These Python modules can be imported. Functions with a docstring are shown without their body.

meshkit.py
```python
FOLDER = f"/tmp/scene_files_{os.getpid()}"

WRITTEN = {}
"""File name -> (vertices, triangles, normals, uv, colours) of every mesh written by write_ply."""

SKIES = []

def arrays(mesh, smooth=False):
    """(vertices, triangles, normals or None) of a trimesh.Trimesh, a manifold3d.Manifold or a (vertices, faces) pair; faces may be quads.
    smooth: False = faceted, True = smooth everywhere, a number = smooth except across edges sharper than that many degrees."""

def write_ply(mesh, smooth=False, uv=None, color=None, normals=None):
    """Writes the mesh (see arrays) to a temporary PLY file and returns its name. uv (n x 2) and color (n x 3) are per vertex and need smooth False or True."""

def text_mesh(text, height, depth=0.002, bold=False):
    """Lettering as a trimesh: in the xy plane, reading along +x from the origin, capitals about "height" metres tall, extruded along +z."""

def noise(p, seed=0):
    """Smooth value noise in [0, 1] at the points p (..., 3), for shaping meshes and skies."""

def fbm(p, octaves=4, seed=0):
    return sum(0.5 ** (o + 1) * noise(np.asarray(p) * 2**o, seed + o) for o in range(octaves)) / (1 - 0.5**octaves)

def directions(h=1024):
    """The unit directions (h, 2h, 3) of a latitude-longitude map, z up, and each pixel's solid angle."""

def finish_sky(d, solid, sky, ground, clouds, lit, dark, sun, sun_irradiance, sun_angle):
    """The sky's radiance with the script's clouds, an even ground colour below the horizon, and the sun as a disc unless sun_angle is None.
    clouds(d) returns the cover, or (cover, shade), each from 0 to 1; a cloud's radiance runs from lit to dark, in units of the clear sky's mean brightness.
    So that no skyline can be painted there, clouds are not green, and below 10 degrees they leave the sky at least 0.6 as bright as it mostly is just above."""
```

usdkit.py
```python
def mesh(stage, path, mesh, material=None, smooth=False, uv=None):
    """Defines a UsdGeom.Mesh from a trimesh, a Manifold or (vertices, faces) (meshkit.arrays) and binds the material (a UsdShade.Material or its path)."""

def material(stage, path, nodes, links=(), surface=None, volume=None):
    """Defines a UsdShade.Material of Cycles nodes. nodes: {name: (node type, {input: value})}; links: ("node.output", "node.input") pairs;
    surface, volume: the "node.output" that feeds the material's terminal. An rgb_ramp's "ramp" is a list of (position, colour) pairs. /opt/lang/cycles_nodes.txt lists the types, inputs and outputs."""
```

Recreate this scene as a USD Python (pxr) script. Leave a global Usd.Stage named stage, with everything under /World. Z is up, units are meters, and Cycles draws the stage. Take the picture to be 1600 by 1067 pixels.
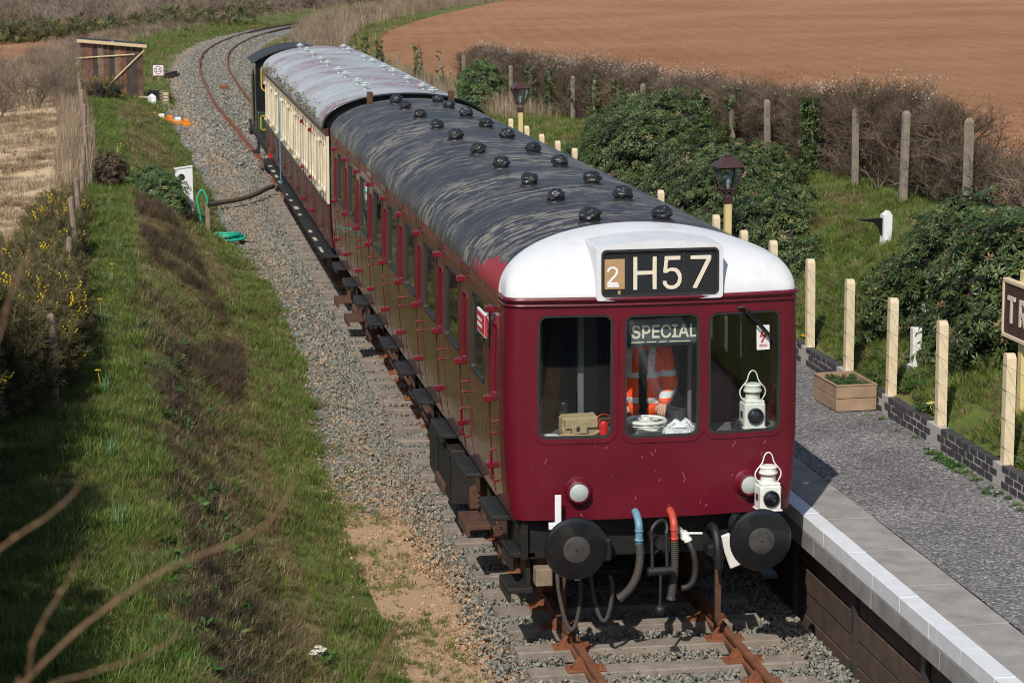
import math, numpy as np, trimesh, usdkit, meshkit, manifold3d
from pxr import Usd, UsdGeom, UsdLux, UsdShade, Gf, Sdf, Vt
from shapely.geometry import Polygon, box as sbox, LineString
from shapely import affinity
from shapely.ops import unary_union

stage = Usd.Stage.CreateInMemory()
UsdGeom.SetStageUpAxis(stage, UsdGeom.Tokens.z)
UsdGeom.SetStageMetersPerUnit(stage, 1.0)
world = UsdGeom.Xform.Define(stage, '/World')
stage.SetDefaultPrim(world.GetPrim())
UsdGeom.Scope.Define(stage, '/World/Looks')
R = np.random.default_rng(7)
pi = math.pi

# ------------------------------------------------------------------ camera
CAM = np.array([-4.721, -21.185, 6.580]); YAW, PITCH, ROLL, FPX = 0.158, -0.170, -0.007, 3668.8
def camera():
    fw = np.array([math.sin(YAW)*math.cos(PITCH), math.cos(YAW)*math.cos(PITCH), math.sin(PITCH)])
    r = np.array([math.cos(YAW), -math.sin(YAW), 0.0]); u = np.cross(r, fw)
    c, s = math.cos(ROLL), math.sin(ROLL); r, u = r*c+u*s, -r*s+u*c
    m = Gf.Matrix4d(*r, 0, *u, 0, *(-fw), 0, *CAM, 1)
    cam = UsdGeom.Camera.Define(stage, '/World/camera')
    cam.AddTransformOp().Set(m)
    cam.CreateHorizontalApertureAttr(36.0); cam.CreateVerticalApertureAttr(36.0*682/1024)
    cam.CreateFocalLengthAttr(36.0*FPX/1600)
    cam.CreateClippingRangeAttr(Gf.Vec2f(0.1, 3000))
    cam.CreateFStopAttr(7.5); cam.CreateFocusDistanceAttr(24.0)
    cam.CreateExposureAttr(EXPOSURE)
EXPOSURE = 0.1
SKY, SUN = 0.10, 1.0
camera()

# ------------------------------------------------------------------ sky and sun
SUND = np.array([-0.325, -0.656, 0.682]); SUND /= np.linalg.norm(SUND)
elev, rot = math.asin(SUND[2]), math.atan2(SUND[0], SUND[1])
dome = UsdLux.DomeLight.Define(stage, '/World/sky')
skym = usdkit.material(stage, '/World/Looks/sky_light', {
    's': ('sky_texture', {'sky_type': 'single_scattering', 'sun_disc': False, 'sun_elevation': elev, 'sun_rotation': rot}),
    'b': ('background_shader', {'strength': SKY})}, [('s.color', 'b.color')], surface='b.background')
UsdShade.MaterialBindingAPI.Apply(dome.GetPrim()).Bind(skym)
dome.GetPrim().SetCustomDataByKey('kind', 'structure')
dome.GetPrim().SetCustomDataByKey('label', 'clear pale daylight sky above the valley')
dome.GetPrim().SetCustomDataByKey('category', 'sky')
sun = UsdLux.DistantLight.Define(stage, '/World/sun')
sun.CreateNormalizeAttr(True); sun.CreateIntensityAttr(SUN); sun.CreateAngleAttr(0.5); sun.CreateColorAttr(Gf.Vec3f(1.0, 0.95, 0.87))
zx = SUND; xx = np.cross([0, 0, 1], zx); xx /= np.linalg.norm(xx); yx = np.cross(zx, xx)
sun.AddTransformOp().Set(Gf.Matrix4d(*xx, 0, *yx, 0, *zx, 0, 0, 0, 60, 1))

# ------------------------------------------------------------------ scene helpers
USED = {}
def path_for(name, parent=None):
    base = (parent if isinstance(parent, str) else '/World' if parent is None else str(parent.GetPath()))
    k = (base, name); n = USED.get(k, 0); USED[k] = n+1
    return f'{base}/{name}' if n == 0 else f'{base}/{name}_{n:03d}'
def tag(p, label=None, cat=None, group=None, kind=None):
    p = p.GetPrim() if hasattr(p, 'GetPrim') else p
    for k, v in (('label', label), ('category', cat), ('group', group), ('kind', kind)):
        if v: p.SetCustomDataByKey(k, v)
    return p
def thing(name, label, cat, loc=(0, 0, 0), rz=0, group=None, kind=None):
    x = UsdGeom.Xform.Define(stage, path_for(name))
    x.AddTranslateOp().Set(Gf.Vec3d(*map(float, loc)))
    if rz: x.AddRotateZOp().Set(math.degrees(rz))
    return tag(x, label, cat, group, kind)
def copy_of(src, name, label, loc, rz=0, scale=None, group=None, cat=None):
    x = UsdGeom.Xform.Define(stage, path_for(name))
    x.GetPrim().GetReferences().AddInternalReference(src.GetPath())
    x.ClearXformOpOrder()
    x.AddTranslateOp(opSuffix='place').Set(Gf.Vec3d(*map(float, loc)))
    x.AddRotateZOp(opSuffix='turn').Set(math.degrees(rz))
    if scale is not None: x.AddScaleOp(opSuffix='size').Set(Gf.Vec3f(*map(float, scale)))
    p = x.GetPrim(); p.SetInstanceable(True)
    d = src.GetCustomData()
    return tag(p, label, cat or d.get('category'), group or d.get('group'))
def tri(m):
    if isinstance(m, manifold3d.Manifold):
        a = m.to_mesh(); return trimesh.Trimesh(a.vert_properties[:, :3], a.tri_verts, process=False)
    return m
def put(name, mesh, mat, parent=None, smooth=35, label=None, cat=None, group=None, kind=None, loc=None):
    if isinstance(mesh, B): mesh = mesh.mesh()
    if isinstance(mesh, list): mesh = trimesh.util.concatenate([tri(x) for x in mesh])
    mesh = tri(mesh)
    if loc is not None:
        mesh = mesh.copy(); mesh.apply_translation(-np.asarray(loc, float))
    if len(mesh.faces) > 60000: smooth = False if smooth is not True else True
    m = usdkit.mesh(stage, path_for(name, parent), mesh, M[mat] if isinstance(mat, str) else mat, smooth=smooth)
    if loc is not None: m.AddTranslateOp().Set(Gf.Vec3d(*map(float, loc)))
    return tag(m, label, cat, group, kind)
def xf(m, T):
    m = m.copy(); m.apply_transform(T); return m
def rotm(ax, a, p=None): return trimesh.transformations.rotation_matrix(a, ax, p)
def cbox(c, s, ch=0.0, R4=None):
    s = np.asarray(s, float); h = s/2; ch = min(ch, h.min()*0.8)
    if ch <= 0: m = trimesh.creation.box(s)
    else:
        pts = []
        for sx in (-1, 1):
            for sy in (-1, 1):
                for sz in (-1, 1):
                    for k in range(3):
                        q = h - ch; q[k] = h[k]; pts.append(np.array([sx, sy, sz])*q)
        m = trimesh.convex.convex_hull(np.array(pts))
    if R4 is not None: m.apply_transform(R4)
    m.apply_translation(c); return m
def cyl(p0, p1, r, n=16, r1=None):
    p0, p1 = np.asarray(p0, float), np.asarray(p1, float); r1 = r if r1 is None else r1
    return tube([p0, p1], [r, r1], n)
def tube(path, r, n=8, cap=True):
    P = np.asarray(path, float); k = len(P); rr = np.full(k, r) if np.ndim(r) == 0 else np.asarray(r, float)
    T = np.gradient(P, axis=0); T /= np.linalg.norm(T, axis=1, keepdims=True)+1e-12
    a = np.array([0, 0, 1.0]) if abs(T[0][2]) < .9 else np.array([1.0, 0, 0])
    N = np.cross(T[0], a); N /= np.linalg.norm(N); V = []
    th = np.arange(n)*2*pi/n
    for i in range(k):
        N = N-T[i]*(N@T[i]); N /= np.linalg.norm(N)+1e-12; Bn = np.cross(T[i], N)
        V.append(P[i]+rr[i]*(np.cos(th)[:, None]*N+np.sin(th)[:, None]*Bn))
    V = np.vstack(V); F = []
    for i in range(k-1):
        for j in range(n):
            a0, b0 = i*n+j, i*n+(j+1) % n
            F += [[a0, b0, a0+n], [b0, b0+n, a0+n]]
    if cap:
        V = np.vstack([V, P[0], P[-1]]); c0, c1 = len(V)-2, len(V)-1
        for j in range(n):
            F += [[c0, (j+1) % n, j], [c1, (k-1)*n+j, (k-1)*n+(j+1) % n]]
    m = trimesh.Trimesh(V, F, process=False)
    return m
def spline(pts, n=24):
    from scipy.interpolate import CubicSpline
    P = np.asarray(pts, float); t = np.r_[0, np.cumsum(np.linalg.norm(np.diff(P, axis=0), axis=1))]
    return CubicSpline(t, P)(np.linspace(0, t[-1], n))
def lathe(prof, p=(0, 0, 0), axis=(0, 0, 1), n=24):
    prof = np.asarray(prof, float); th = np.arange(n)*2*pi/n; V = []; F = []; k = len(prof)
    for r, z in prof: V.append(np.c_[r*np.cos(th), r*np.sin(th), np.full(n, z)])
    V = np.vstack(V)
    for i in range(k-1):
        for j in range(n):
            a0, b0 = i*n+j, i*n+(j+1) % n
            F += [[a0, b0, a0+n], [b0, b0+n, a0+n]]
    m = trimesh.Trimesh(V, F, process=False)
    m.apply_transform(trimesh.geometry.align_vectors([0, 0, 1], np.asarray(axis, float)))
    m.apply_translation(p); m.merge_vertices(); m.update_faces(m.nondegenerate_faces()); return m
def extr(poly, h): return trimesh.util.concatenate([trimesh.creation.extrude_polygon(g, h, engine='earcut') for g in getattr(poly, 'geoms', [poly])])
def extr_x(poly, x0, x1):   # polygon in (y, z) swept along x
    m = extr(poly, x1-x0); v = m.vertices.copy(); m.vertices = np.c_[v[:, 2]+x0, v[:, 0], v[:, 1]]; return m
def extr_y(poly, y0, y1):   # polygon in (x, z) swept along y
    m = extr(poly, y1-y0); v = m.vertices.copy(); m.vertices = np.c_[v[:, 0], y1-v[:, 2], v[:, 1]]; return m
def rrect(x0, z0, x1, z1, r): return sbox(x0+r, z0+r, x1-r, z1-r).buffer(r, quad_segs=6)
class B:
    def __init__(s): s.m = []
    def add(s, m): s.m.append(tri(m)); return s
    def box(s, c, d, ch=0.0, R4=None): return s.add(cbox(c, d, ch, R4))
    def bb(s, x0, x1, y0, y1, z0, z1, ch=0.0): return s.add(cbox(((x0+x1)/2, (y0+y1)/2, (z0+z1)/2), (abs(x1-x0), abs(y1-y0), abs(z1-z0)), ch))
    def cyl(s, *a, **k): return s.add(cyl(*a, **k))
    def tube(s, *a, **k): return s.add(tube(*a, **k))
    def lathe(s, *a, **k): return s.add(lathe(*a, **k))
    def mesh(s): return trimesh.util.concatenate(s.m)
QK = Sdf.ValueTypeNames
def scatter(name, parent, protos, P, quat=None, scale=None, ids=None, label=None, cat=None, kind='stuff', loc=None):
    """A PointInstancer; protos: [(mesh, material)]; quat rows (w, x, y, z)."""
    P = np.asarray(P, float); n = len(P)
    if n == 0: return None
    pth = path_for(name, parent)
    pi_ = UsdGeom.PointInstancer.Define(stage, pth)
    paths = []
    for i, (m, mat) in enumerate(protos):
        q = f'{pth}/shapes/shape_{i+1:03d}'
        if i == 0: UsdGeom.Scope.Define(stage, f'{pth}/shapes')
        usdkit.mesh(stage, q, tri(m), M[mat], smooth=False); paths.append(Sdf.Path(q))
    pi_.CreatePrototypesRel().SetTargets(paths)
    pi_.CreatePositionsAttr(Vt.Vec3fArray.FromNumpy(P.astype(np.float32)))
    ids = R.integers(0, len(protos), n) if ids is None else ids
    pi_.CreateProtoIndicesAttr(Vt.IntArray.FromNumpy(np.asarray(ids, np.int32)))
    if quat is None: quat = yaw_quat(R.uniform(0, 2*pi, n))
    quat = np.asarray(quat, float)
    pi_.CreateOrientationsfAttr() if False else None
    qa = Vt.QuathArray([Gf.Quath(float(w), float(x), float(y), float(z)) for w, x, y, z in quat])
    pi_.CreateOrientationsAttr(qa)
    if scale is None: scale = np.ones(n)
    scale = np.asarray(scale, float)
    if scale.ndim == 1: scale = np.repeat(scale[:, None], 3, 1)
    pi_.CreateScalesAttr(Vt.Vec3fArray.FromNumpy(scale.astype(np.float32)))
    return tag(pi_, label, cat, None, kind)
def yaw_quat(a): a = np.asarray(a)/2; return np.c_[np.cos(a), 0*a, 0*a, np.sin(a)]
def qmul(a, b):
    w, x, y, z = a.T; W, X, Y, Z = b.T
    return np.c_[w*W-x*X-y*Y-z*Z, w*X+x*W+y*Z-z*Y, w*Y-x*Z+y*W+z*X, w*Z+x*Y-y*X+z*W]
def to_quat(d):             # rotation taking +z to directions d
    d = d/np.linalg.norm(d, axis=1, keepdims=True)
    q = np.c_[1+d[:, 2], -d[:, 1], d[:, 0], 0*d[:, 0]]; bad = q[:, 0] < 1e-4; q[bad] = [0, 1, 0, 0]
    return q/np.linalg.norm(q, axis=1, keepdims=True)
def rand_quat(n):
    q = R.normal(size=(n, 4)); return q/np.linalg.norm(q, axis=1, keepdims=True)

# ------------------------------------------------------------------ materials
M = {}
def mat(name, nodes, links, surface='p.BSDF'):
    M[name] = usdkit.material(stage, '/World/Looks/'+name, nodes, links, surface=surface); return name
def plain(name, col, rough=.5, var=.12, scale=6., bump=0., bscale=60., **kw):
    """Colour varied by noise in place, with fine relief."""
    c = np.array(col, float)
    nodes = {'g': ('geometry', {}), 'n': ('noise_texture', {'scale': scale, 'detail': 5., 'roughness': .6}),
             'r': ('rgb_ramp', {'ramp': [(0.3, tuple(c*(1-var))), (0.7, tuple(np.minimum(c*(1+var), .95)))]}),
             'p': ('principled_bsdf', dict(roughness=rough, **kw))}
    links = [('g.position', 'n.vector'), ('n.fac', 'r.fac'), ('r.color', 'p.base_color')]
    if bump:
        nodes['bn'] = ('noise_texture', {'scale': bscale, 'detail': 4.}); nodes['b'] = ('bump', {'strength': bump, 'distance': .01})
        links += [('g.position', 'bn.vector'), ('bn.fac', 'b.height'), ('b.normal', 'p.normal')]
    return mat(name, nodes, links)
def leafy(name, cols, rough=.5, trans=.25, pos_scale=1.2, spec=.4):
    """Leaf colours: varied per instance and in patches of place; some light passes through."""
    st = np.linspace(.2, .8, len(cols))
    nodes = {'g': ('geometry', {}), 'o': ('object_info', {}), 'n': ('noise_texture', {'scale': pos_scale, 'detail': 3.}),
             'm': ('math', {'math_type': 'multiply_add', 'value2': .45}), 'a': ('math', {'math_type': 'multiply_add', 'value2': .75, 'value3': -.1}),
             'i': ('math', {'math_type': 'multiply_add', 'value2': .25, 'value3': -.12}), 's': ('math', {'math_type': 'add'}),
             'r': ('rgb_ramp', {'ramp': [(p, tuple(c)) for p, c in zip(st, cols)]}),
             'p': ('principled_bsdf', {'roughness': rough, 'specular_ior_level': spec}), 't': ('translucent_bsdf', {}), 'x': ('mix_closure', {'fac': trans})}
    links = [('g.position', 'n.vector'), ('n.fac', 'a.value1'), ('o.random', 'm.value1'), ('a.value', 'm.value3'),
             ('g.random_per_island', 'i.value1'), ('i.value', 's.value1'), ('m.value', 's.value2'),
             ('s.value', 'r.fac'), ('r.color', 'p.base_color'), ('r.color', 't.color'), ('p.BSDF', 'x.closure1'), ('t.BSDF', 'x.closure2')]
    if trans <= .1:
        for k in ('t', 'x'): nodes.pop(k)
        return mat(name, nodes, [l for l in links if l[1][:2] not in ('t.', 'x.')])
    return mat(name, nodes, links, surface='x.closure')
# object_info.random may be absent for plain meshes; island noise still varies them

def sheet(name, stops, scales=(0.35, 3.0, 22.0), rough=.95, bump=.6, bdist=.03, extra=None, stretch=(1, 1, 1)):
    """Ground cover: two sizes of noise choose among stops; fine noise gives relief."""
    nodes = {'g': ('geometry', {}), 'mp': ('mapping', {'scale': stretch}), 'n1': ('noise_texture', {'scale': scales[0], 'detail': 4.}), 'n2': ('noise_texture', {'scale': scales[1], 'detail': 5., 'roughness': .65}),
             'n3': ('noise_texture', {'scale': scales[2], 'detail': 4., 'roughness': .7}),
             'a': ('math', {'math_type': 'multiply_add', 'value2': .45}), 'a2': ('math', {'math_type': 'multiply_add', 'value2': .4}), 'a3': ('math', {'math_type': 'multiply', 'value2': .35}),
             'r': ('rgb_ramp', {'ramp': stops}), 'b': ('bump', {'strength': bump, 'distance': bdist}), 'p': ('principled_bsdf', {'roughness': rough, 'specular_ior_level': .2})}
    links = [('g.position', 'mp.vector'), ('mp.vector', 'n1.vector'), ('mp.vector', 'n2.vector'), ('g.position', 'n3.vector'), ('n3.fac', 'a3.value1'), ('n2.fac', 'a2.value1'), ('a3.value', 'a2.value3'),
             ('n1.fac', 'a.value1'), ('a2.value', 'a.value3'), ('a.value', 'r.fac'), ('r.color', 'p.base_color'), ('n3.fac', 'b.height'), ('b.normal', 'p.normal')]
    return mat(name, nodes, links)

plain('white_paint', (.78, .79, .80), .4, .06, 9, .1, 40)
plain('white_enamel', (.74, .73, .68), .35, .12, 14)
plain('cream_post', (.68, .56, .37), .6, .10, 8, .2, 50)
plain('cream_lamp', (.68, .53, .24), .45, .06, 8)
plain('brown_paint', (.058, .028, .024), .4, .15, 8)
plain('black_paint', (.009, .009, .010), .28, .3, 8, coat_weight=.3)
plain('black_iron', (.011, .0105, .0105), .55, .4, 12, .2, 60)
plain('dirty_black', (.017, .015, .013), .6, .4, 6, .3, 40)
plain('rubber', (.022, .021, .02), .6, .2, 20)
plain('hose_cloth', (.05, .043, .035), .75, .2, 20)
plain('rust', (.20, .068, .028), .85, .35, 9, .4, 70)
plain('rust_dark', (.085, .038, .022), .85, .35, 9, .4, 70)
plain('rust_rail', (.175, .065, .03), .75, .25, 5, .3, 60)
plain('steel', (.35, .35, .36), .3, .1, 9, metallic=1.0)
plain('old_steel', (.10, .095, .09), .45, .3, 12, metallic=.6)
plain('red_paint', (.15, .005, .015), .35, .15, 12, coat_weight=.3)
plain('bright_red', (.55, .01, .008), .4, .08, 9)
plain('orange_red', (.47, .065, .035), .45, .1, 20)
plain('light_blue', (.13, .27, .35), .5, .15, 20)
plain('strap_blue', (.05, .21, .33), .5, .2, 12)
plain('turquoise', (.02, .40, .27), .45, .1, 20)
plain('brick_blue', (.052, .048, .052), .6, .35, 14, .35, 60)
plain('mortar', (.42, .39, .36), .95, .12, 30, .4, 80)
plain('concrete', (.285, .265, .24), .9, .24, 3.2, .3, 70)
plain('concrete_edge', (.24, .225, .21), .9, .25, 4, .3, 60)
plain('coping_white', (.66, .67, .68), .6, .07, 7, .25, 50)
plain('old_post', (.25, .205, .155), .95, .3, 7, .5, 60)
plain('grey_wood', (.23, .17, .12), .9, .25, 5, .4, 60)
plain('planter_wood', (.33, .22, .14), .85, .2, 5, .3, 60)
plain('soil', (.11, .065, .04), .95, .3, 9, .5, 60)
plain('sleeper_wood', (.23, .19, .155), .95, .25, 6, .5, 50)
plain('lath', (.55, .42, .25), .8, .12, 10)
plain('shed_wood', (.105, .052, .038), .85, .5, 3, .4, 40)
plain('shed_wood_dark', (.05, .03, .028), .85, .4, 3, .4, 40); plain('shed_wood_red', (.16, .055, .035), .85, .4, 3, .4, 40); plain('shed_wood_pale', (.17, .10, .07), .85, .4, 3, .4, 40)
plain('twig_foreground', (.17, .095, .045), .7, .3, 30)
plain('green_loco', (.02, .055, .025), .35, .2, 4, coat_weight=.3)
plain('gold', (.55, .33, .05), .4, .1, 9)
plain('cab_dark', (.03, .03, .032), .6, .2, 5)
plain('cab_grey', (.12, .125, .12), .6, .15, 5)
plain('cab_maroon', (.09, .012, .016), .6, .15, 5)
plain('cloth_white', (.72, .73, .76), .9, .05, 12)
plain('satchel', (.36, .27, .15), .9, .15, 20)
plain('skin', (.50, .28, .20), .5, .08, 20)
plain('hivis', (.90, .085, .012), .75, .08, 18)
plain('reflective', (.62, .64, .66), .45, .05, 20)
plain('navy', (.015, .016, .02), .85, .2, 20)
plain('hair_grey', (.2, .18, .16), .8, .2, 60)
plain('lens_dark', (.012, .01, .016), .08, .1, 9, coat_weight=1.0)
plain('lens_glass', (.42, .47, .45), .25, .05, 15, coat_weight=.5)
plain('chip_pink', (.34, .16, .15), .6, .2, 30); plain('worn_cream', (.42, .37, .27), .8, .4, 16); plain('card', (.42, .26, .13), .8, .1, 15)
plain('board_black', (.012, .013, .016), .5, .2, 6)
plain('letter_cream', (.70, .62, .48), .6, .06, 20)
plain('letter_white', (.80, .80, .80), .5, .03, 20)
plain('letter_grey', (.42, .47, .43), .5, .05, 20)
plain('sign_brown', (.055, .026, .022), .45, .15, 6)
plain('sign_red', (.45, .03, .05), .5, .08, 20)
plain('sign_white', (.74, .72, .72), .5, .04, 20)
plain('sign_blue', (.03, .05, .13), .5, .04, 20)
plain('orange_plastic', (.70, .22, .02), .5, .2, 10)
plain('vent_black', (.018, .019, .021), .42, .2, 12, coat_weight=.1)
plain('vent_white', (.46, .52, .50), .55, .2, 14)
plain('yellow_flower', (.78, .52, .01), .7, .1, 10)
plain('white_flower', (.75, .72, .62), .8, .1, 10)
plain('primrose', (.80, .74, .25), .7, .1, 10)
plain('bark', (.14, .10, .07), .9, .3, 10, .4, 60)
plain('wire', (.16, .15, .14), .5, .2, 10, metallic=.5)
plain('seat_cloth', (.07, .035, .03), .95, .2, 10)
plain('pipe_wood', (.085, .055, .04), .85, .3, 6, .4, 40)
plain('stubble_core', (.36, .25, .16), .95, .2, 4)
def glass(name, tint=(.9, .95, .93), f0=.04):
    """Pane that lets sunlight through; reflection rises towards grazing (Schlick), the same from both sides."""
    return mat(name, {'lw': ('layer_weight', {'blend': .5}), 'pw': ('math', {'math_type': 'power', 'value2': 5.0}), 'sc': ('math', {'math_type': 'multiply_add', 'value2': 1-f0, 'value3': f0}),
                      't': ('transparent_bsdf', {'color': tint}), 'gl': ('glossy_bsdf', {'color': (1, 1, 1), 'roughness': .02}), 'x': ('mix_closure', {})},
               [('lw.facing', 'pw.value1'), ('pw.value', 'sc.value1'), ('sc.value', 'x.fac'), ('t.BSDF', 'x.closure1'), ('gl.BSDF', 'x.closure2')], surface='x.closure')
glass('window_glass', (.965, .985, .975), .035); glass('side_glass', (.72, .76, .72), .06); glass('lamp_glass', (.80, .86, .88), .08)
def coach_paint(name, col, rough, coat, dirt, amt, coat_rough=.08, chip=None):
    """Old gloss paint: brushed-on unevenness, dirt in vertical streaks."""
    c = np.array(col)
    nodes = {'g': ('geometry', {}), 'n': ('noise_texture', {'scale': 1.6, 'detail': 5.}), 'mp': ('mapping', {'scale': (9., 9., .7)}), 'n2': ('noise_texture', {'scale': 1.0, 'detail': 5., 'roughness': .7}),
             'r': ('rgb_ramp', {'ramp': [(.3, tuple(c*.8)), (.7, tuple(c*1.2))]}), 'd': ('rgb_ramp', {'ramp': [(.42, (0, 0, 0)), (.75, (amt,)*3)]}), 'm': ('mix', {'color2': dirt}),
             'bn': ('noise_texture', {'scale': 5., 'detail': 4.}), 'b': ('bump', {'strength': .22, 'distance': .02}), 'p': ('principled_bsdf', {'roughness': rough, 'coat_weight': coat, 'coat_roughness': coat_rough})}
    links = [('g.position', 'n.vector'), ('n.fac', 'r.fac'), ('g.position', 'mp.vector'), ('mp.vector', 'n2.vector'), ('n2.fac', 'd.fac'), ('d.color', 'm.fac'), ('r.color', 'm.color1'), ('m.color', 'p.base_color'),
             ('g.position', 'bn.vector'), ('bn.fac', 'b.height'), ('b.normal', 'p.normal'), ('b.normal', 'p.coat_normal')]
    return mat(name, nodes, links)
coach_paint('maroon_front', (.112, .0030, .0125), .38, .18, (.12, .012, .02), .25, .12)
coach_paint('maroon_side', (.095, .010, .013), .30, .75, (.13, .065, .035), .6, .07)
coach_paint('maroon_old', (.085, .016, .016), .45, .35, (.11, .06, .035), .6, .15)
coach_paint('cream_coach', (.66, .58, .42), .55, .15, (.34, .24, .12), .55, .2)
coach_paint('cantrail_rust', (.11, .028, .016), .6, .1, (.22, .075, .025), .8, .2)
def roof_paint(name, base, cols, thr, ystretch, red=None, seed=0.0):
    """Weathered roof: brush-stroke patches that run across the roof, over the base coat."""
    nodes = {'g': ('geometry', {}), 'w': ('noise_texture', {'scale': .9, 'detail': 2.}), 'va': ('vector_math', {'math_type': 'multiply_add', 'vector2': (.35, .35, .35)}),
             'mp': ('mapping', {'scale': (3.3, ystretch, 3.3), 'location': (seed, seed, 0)}), 'n': ('noise_texture', {'scale': 1.0, 'detail': 5., 'roughness': .70, 'distortion': .5}),
             'm': ('rgb_ramp', {'ramp': [(thr, (0, 0, 0)), (thr+.04, (1, 1, 1))]}),
             'big': ('noise_texture', {'scale': .55, 'detail': 3.}), 'bm': ('rgb_ramp', {'ramp': [(.40, (.12,)*3), (.60, (.95,)*3)]}), 'mm': ('mix', {'mix_type': 'multiply', 'fac': 1.0}),
             'cn': ('noise_texture', {'scale': 3.2, 'detail': 4.}), 'cr': ('rgb_ramp', {'ramp': cols}),
             'bc': ('rgb_ramp', {'ramp': [(.3, tuple(np.array(base)*.7)), (.7, tuple(np.array(base)*1.35))]}), 'x': ('mix', {}),
             'b': ('bump', {'strength': .25, 'distance': .01}), 'p': ('principled_bsdf', {'roughness': .55})}
    links = [('g.position', 'w.vector'), ('w.color', 'va.vector1'), ('g.position', 'va.vector3'), ('va.vector', 'mp.vector'), ('mp.vector', 'n.vector'), ('n.fac', 'm.fac'), ('g.position', 'big.vector'), ('big.fac', 'bm.fac'),
             ('m.color', 'mm.color1'), ('bm.color', 'mm.color2'), ('mp.vector', 'cn.vector'), ('cn.fac', 'cr.fac'), ('n.fac', 'bc.fac'), ('mm.color', 'x.fac'), ('bc.color', 'x.color1'), ('cr.color', 'x.color2'),
             ('n.fac', 'b.height'), ('b.normal', 'p.normal')]
    out = 'x.color'
    if red is not None:   # primer showing where the roof paint has come off by the front corner
        nodes.update({'sx': ('separate_xyz', {}), 'my': ('map_range', {'from_min': 2.6, 'from_max': .3, 'clamp': True}), 'mz': ('map_range', {'from_min': 3.62, 'from_max': 3.38, 'clamp': True}), 'mxy': ('math', {'math_type': 'multiply'}),
                      'rn': ('noise_texture', {'scale': 5., 'detail': 4.}), 'ad': ('math', {'math_type': 'multiply_add', 'value2': 1.35}), 'lt': ('rgb_ramp', {'ramp': [(.98, (0, 0, 0)), (1.0, (1, 1, 1))]}), 'y': ('mix', {'color2': red})})
        links += [('g.position', 'sx.vector'), ('sx.y', 'my.value'), ('sx.z', 'mz.value'), ('my.result', 'mxy.value1'), ('mz.result', 'mxy.value2'), ('g.position', 'rn.vector'), ('rn.fac', 'ad.value1'), ('mxy.value', 'ad.value3'),
                  ('ad.value', 'lt.fac'), ('lt.color', 'y.fac'), ('x.color', 'y.color1')]
        out = 'y.color'
    links.append((out, 'p.base_color'))
    return mat(name, nodes, links)
roof_paint('roof_dark', (.030, .029, .033), [(.3, (.15, .15, .15)), (.43, (.30, .26, .17)), (.52, (.15, .152, .157)), (.60, (.27, .22, .12)), (.70, (.26, .10, .06))], .50, 7.5, red=(.30, .012, .018))
roof_paint('roof_grey', (.40, .44, .45), [(.3, (.20, .11, .13)), (.5, (.28, .16, .18)), (.7, (.18, .12, .125))], .452, 5.0, seed=3.0)
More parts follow.
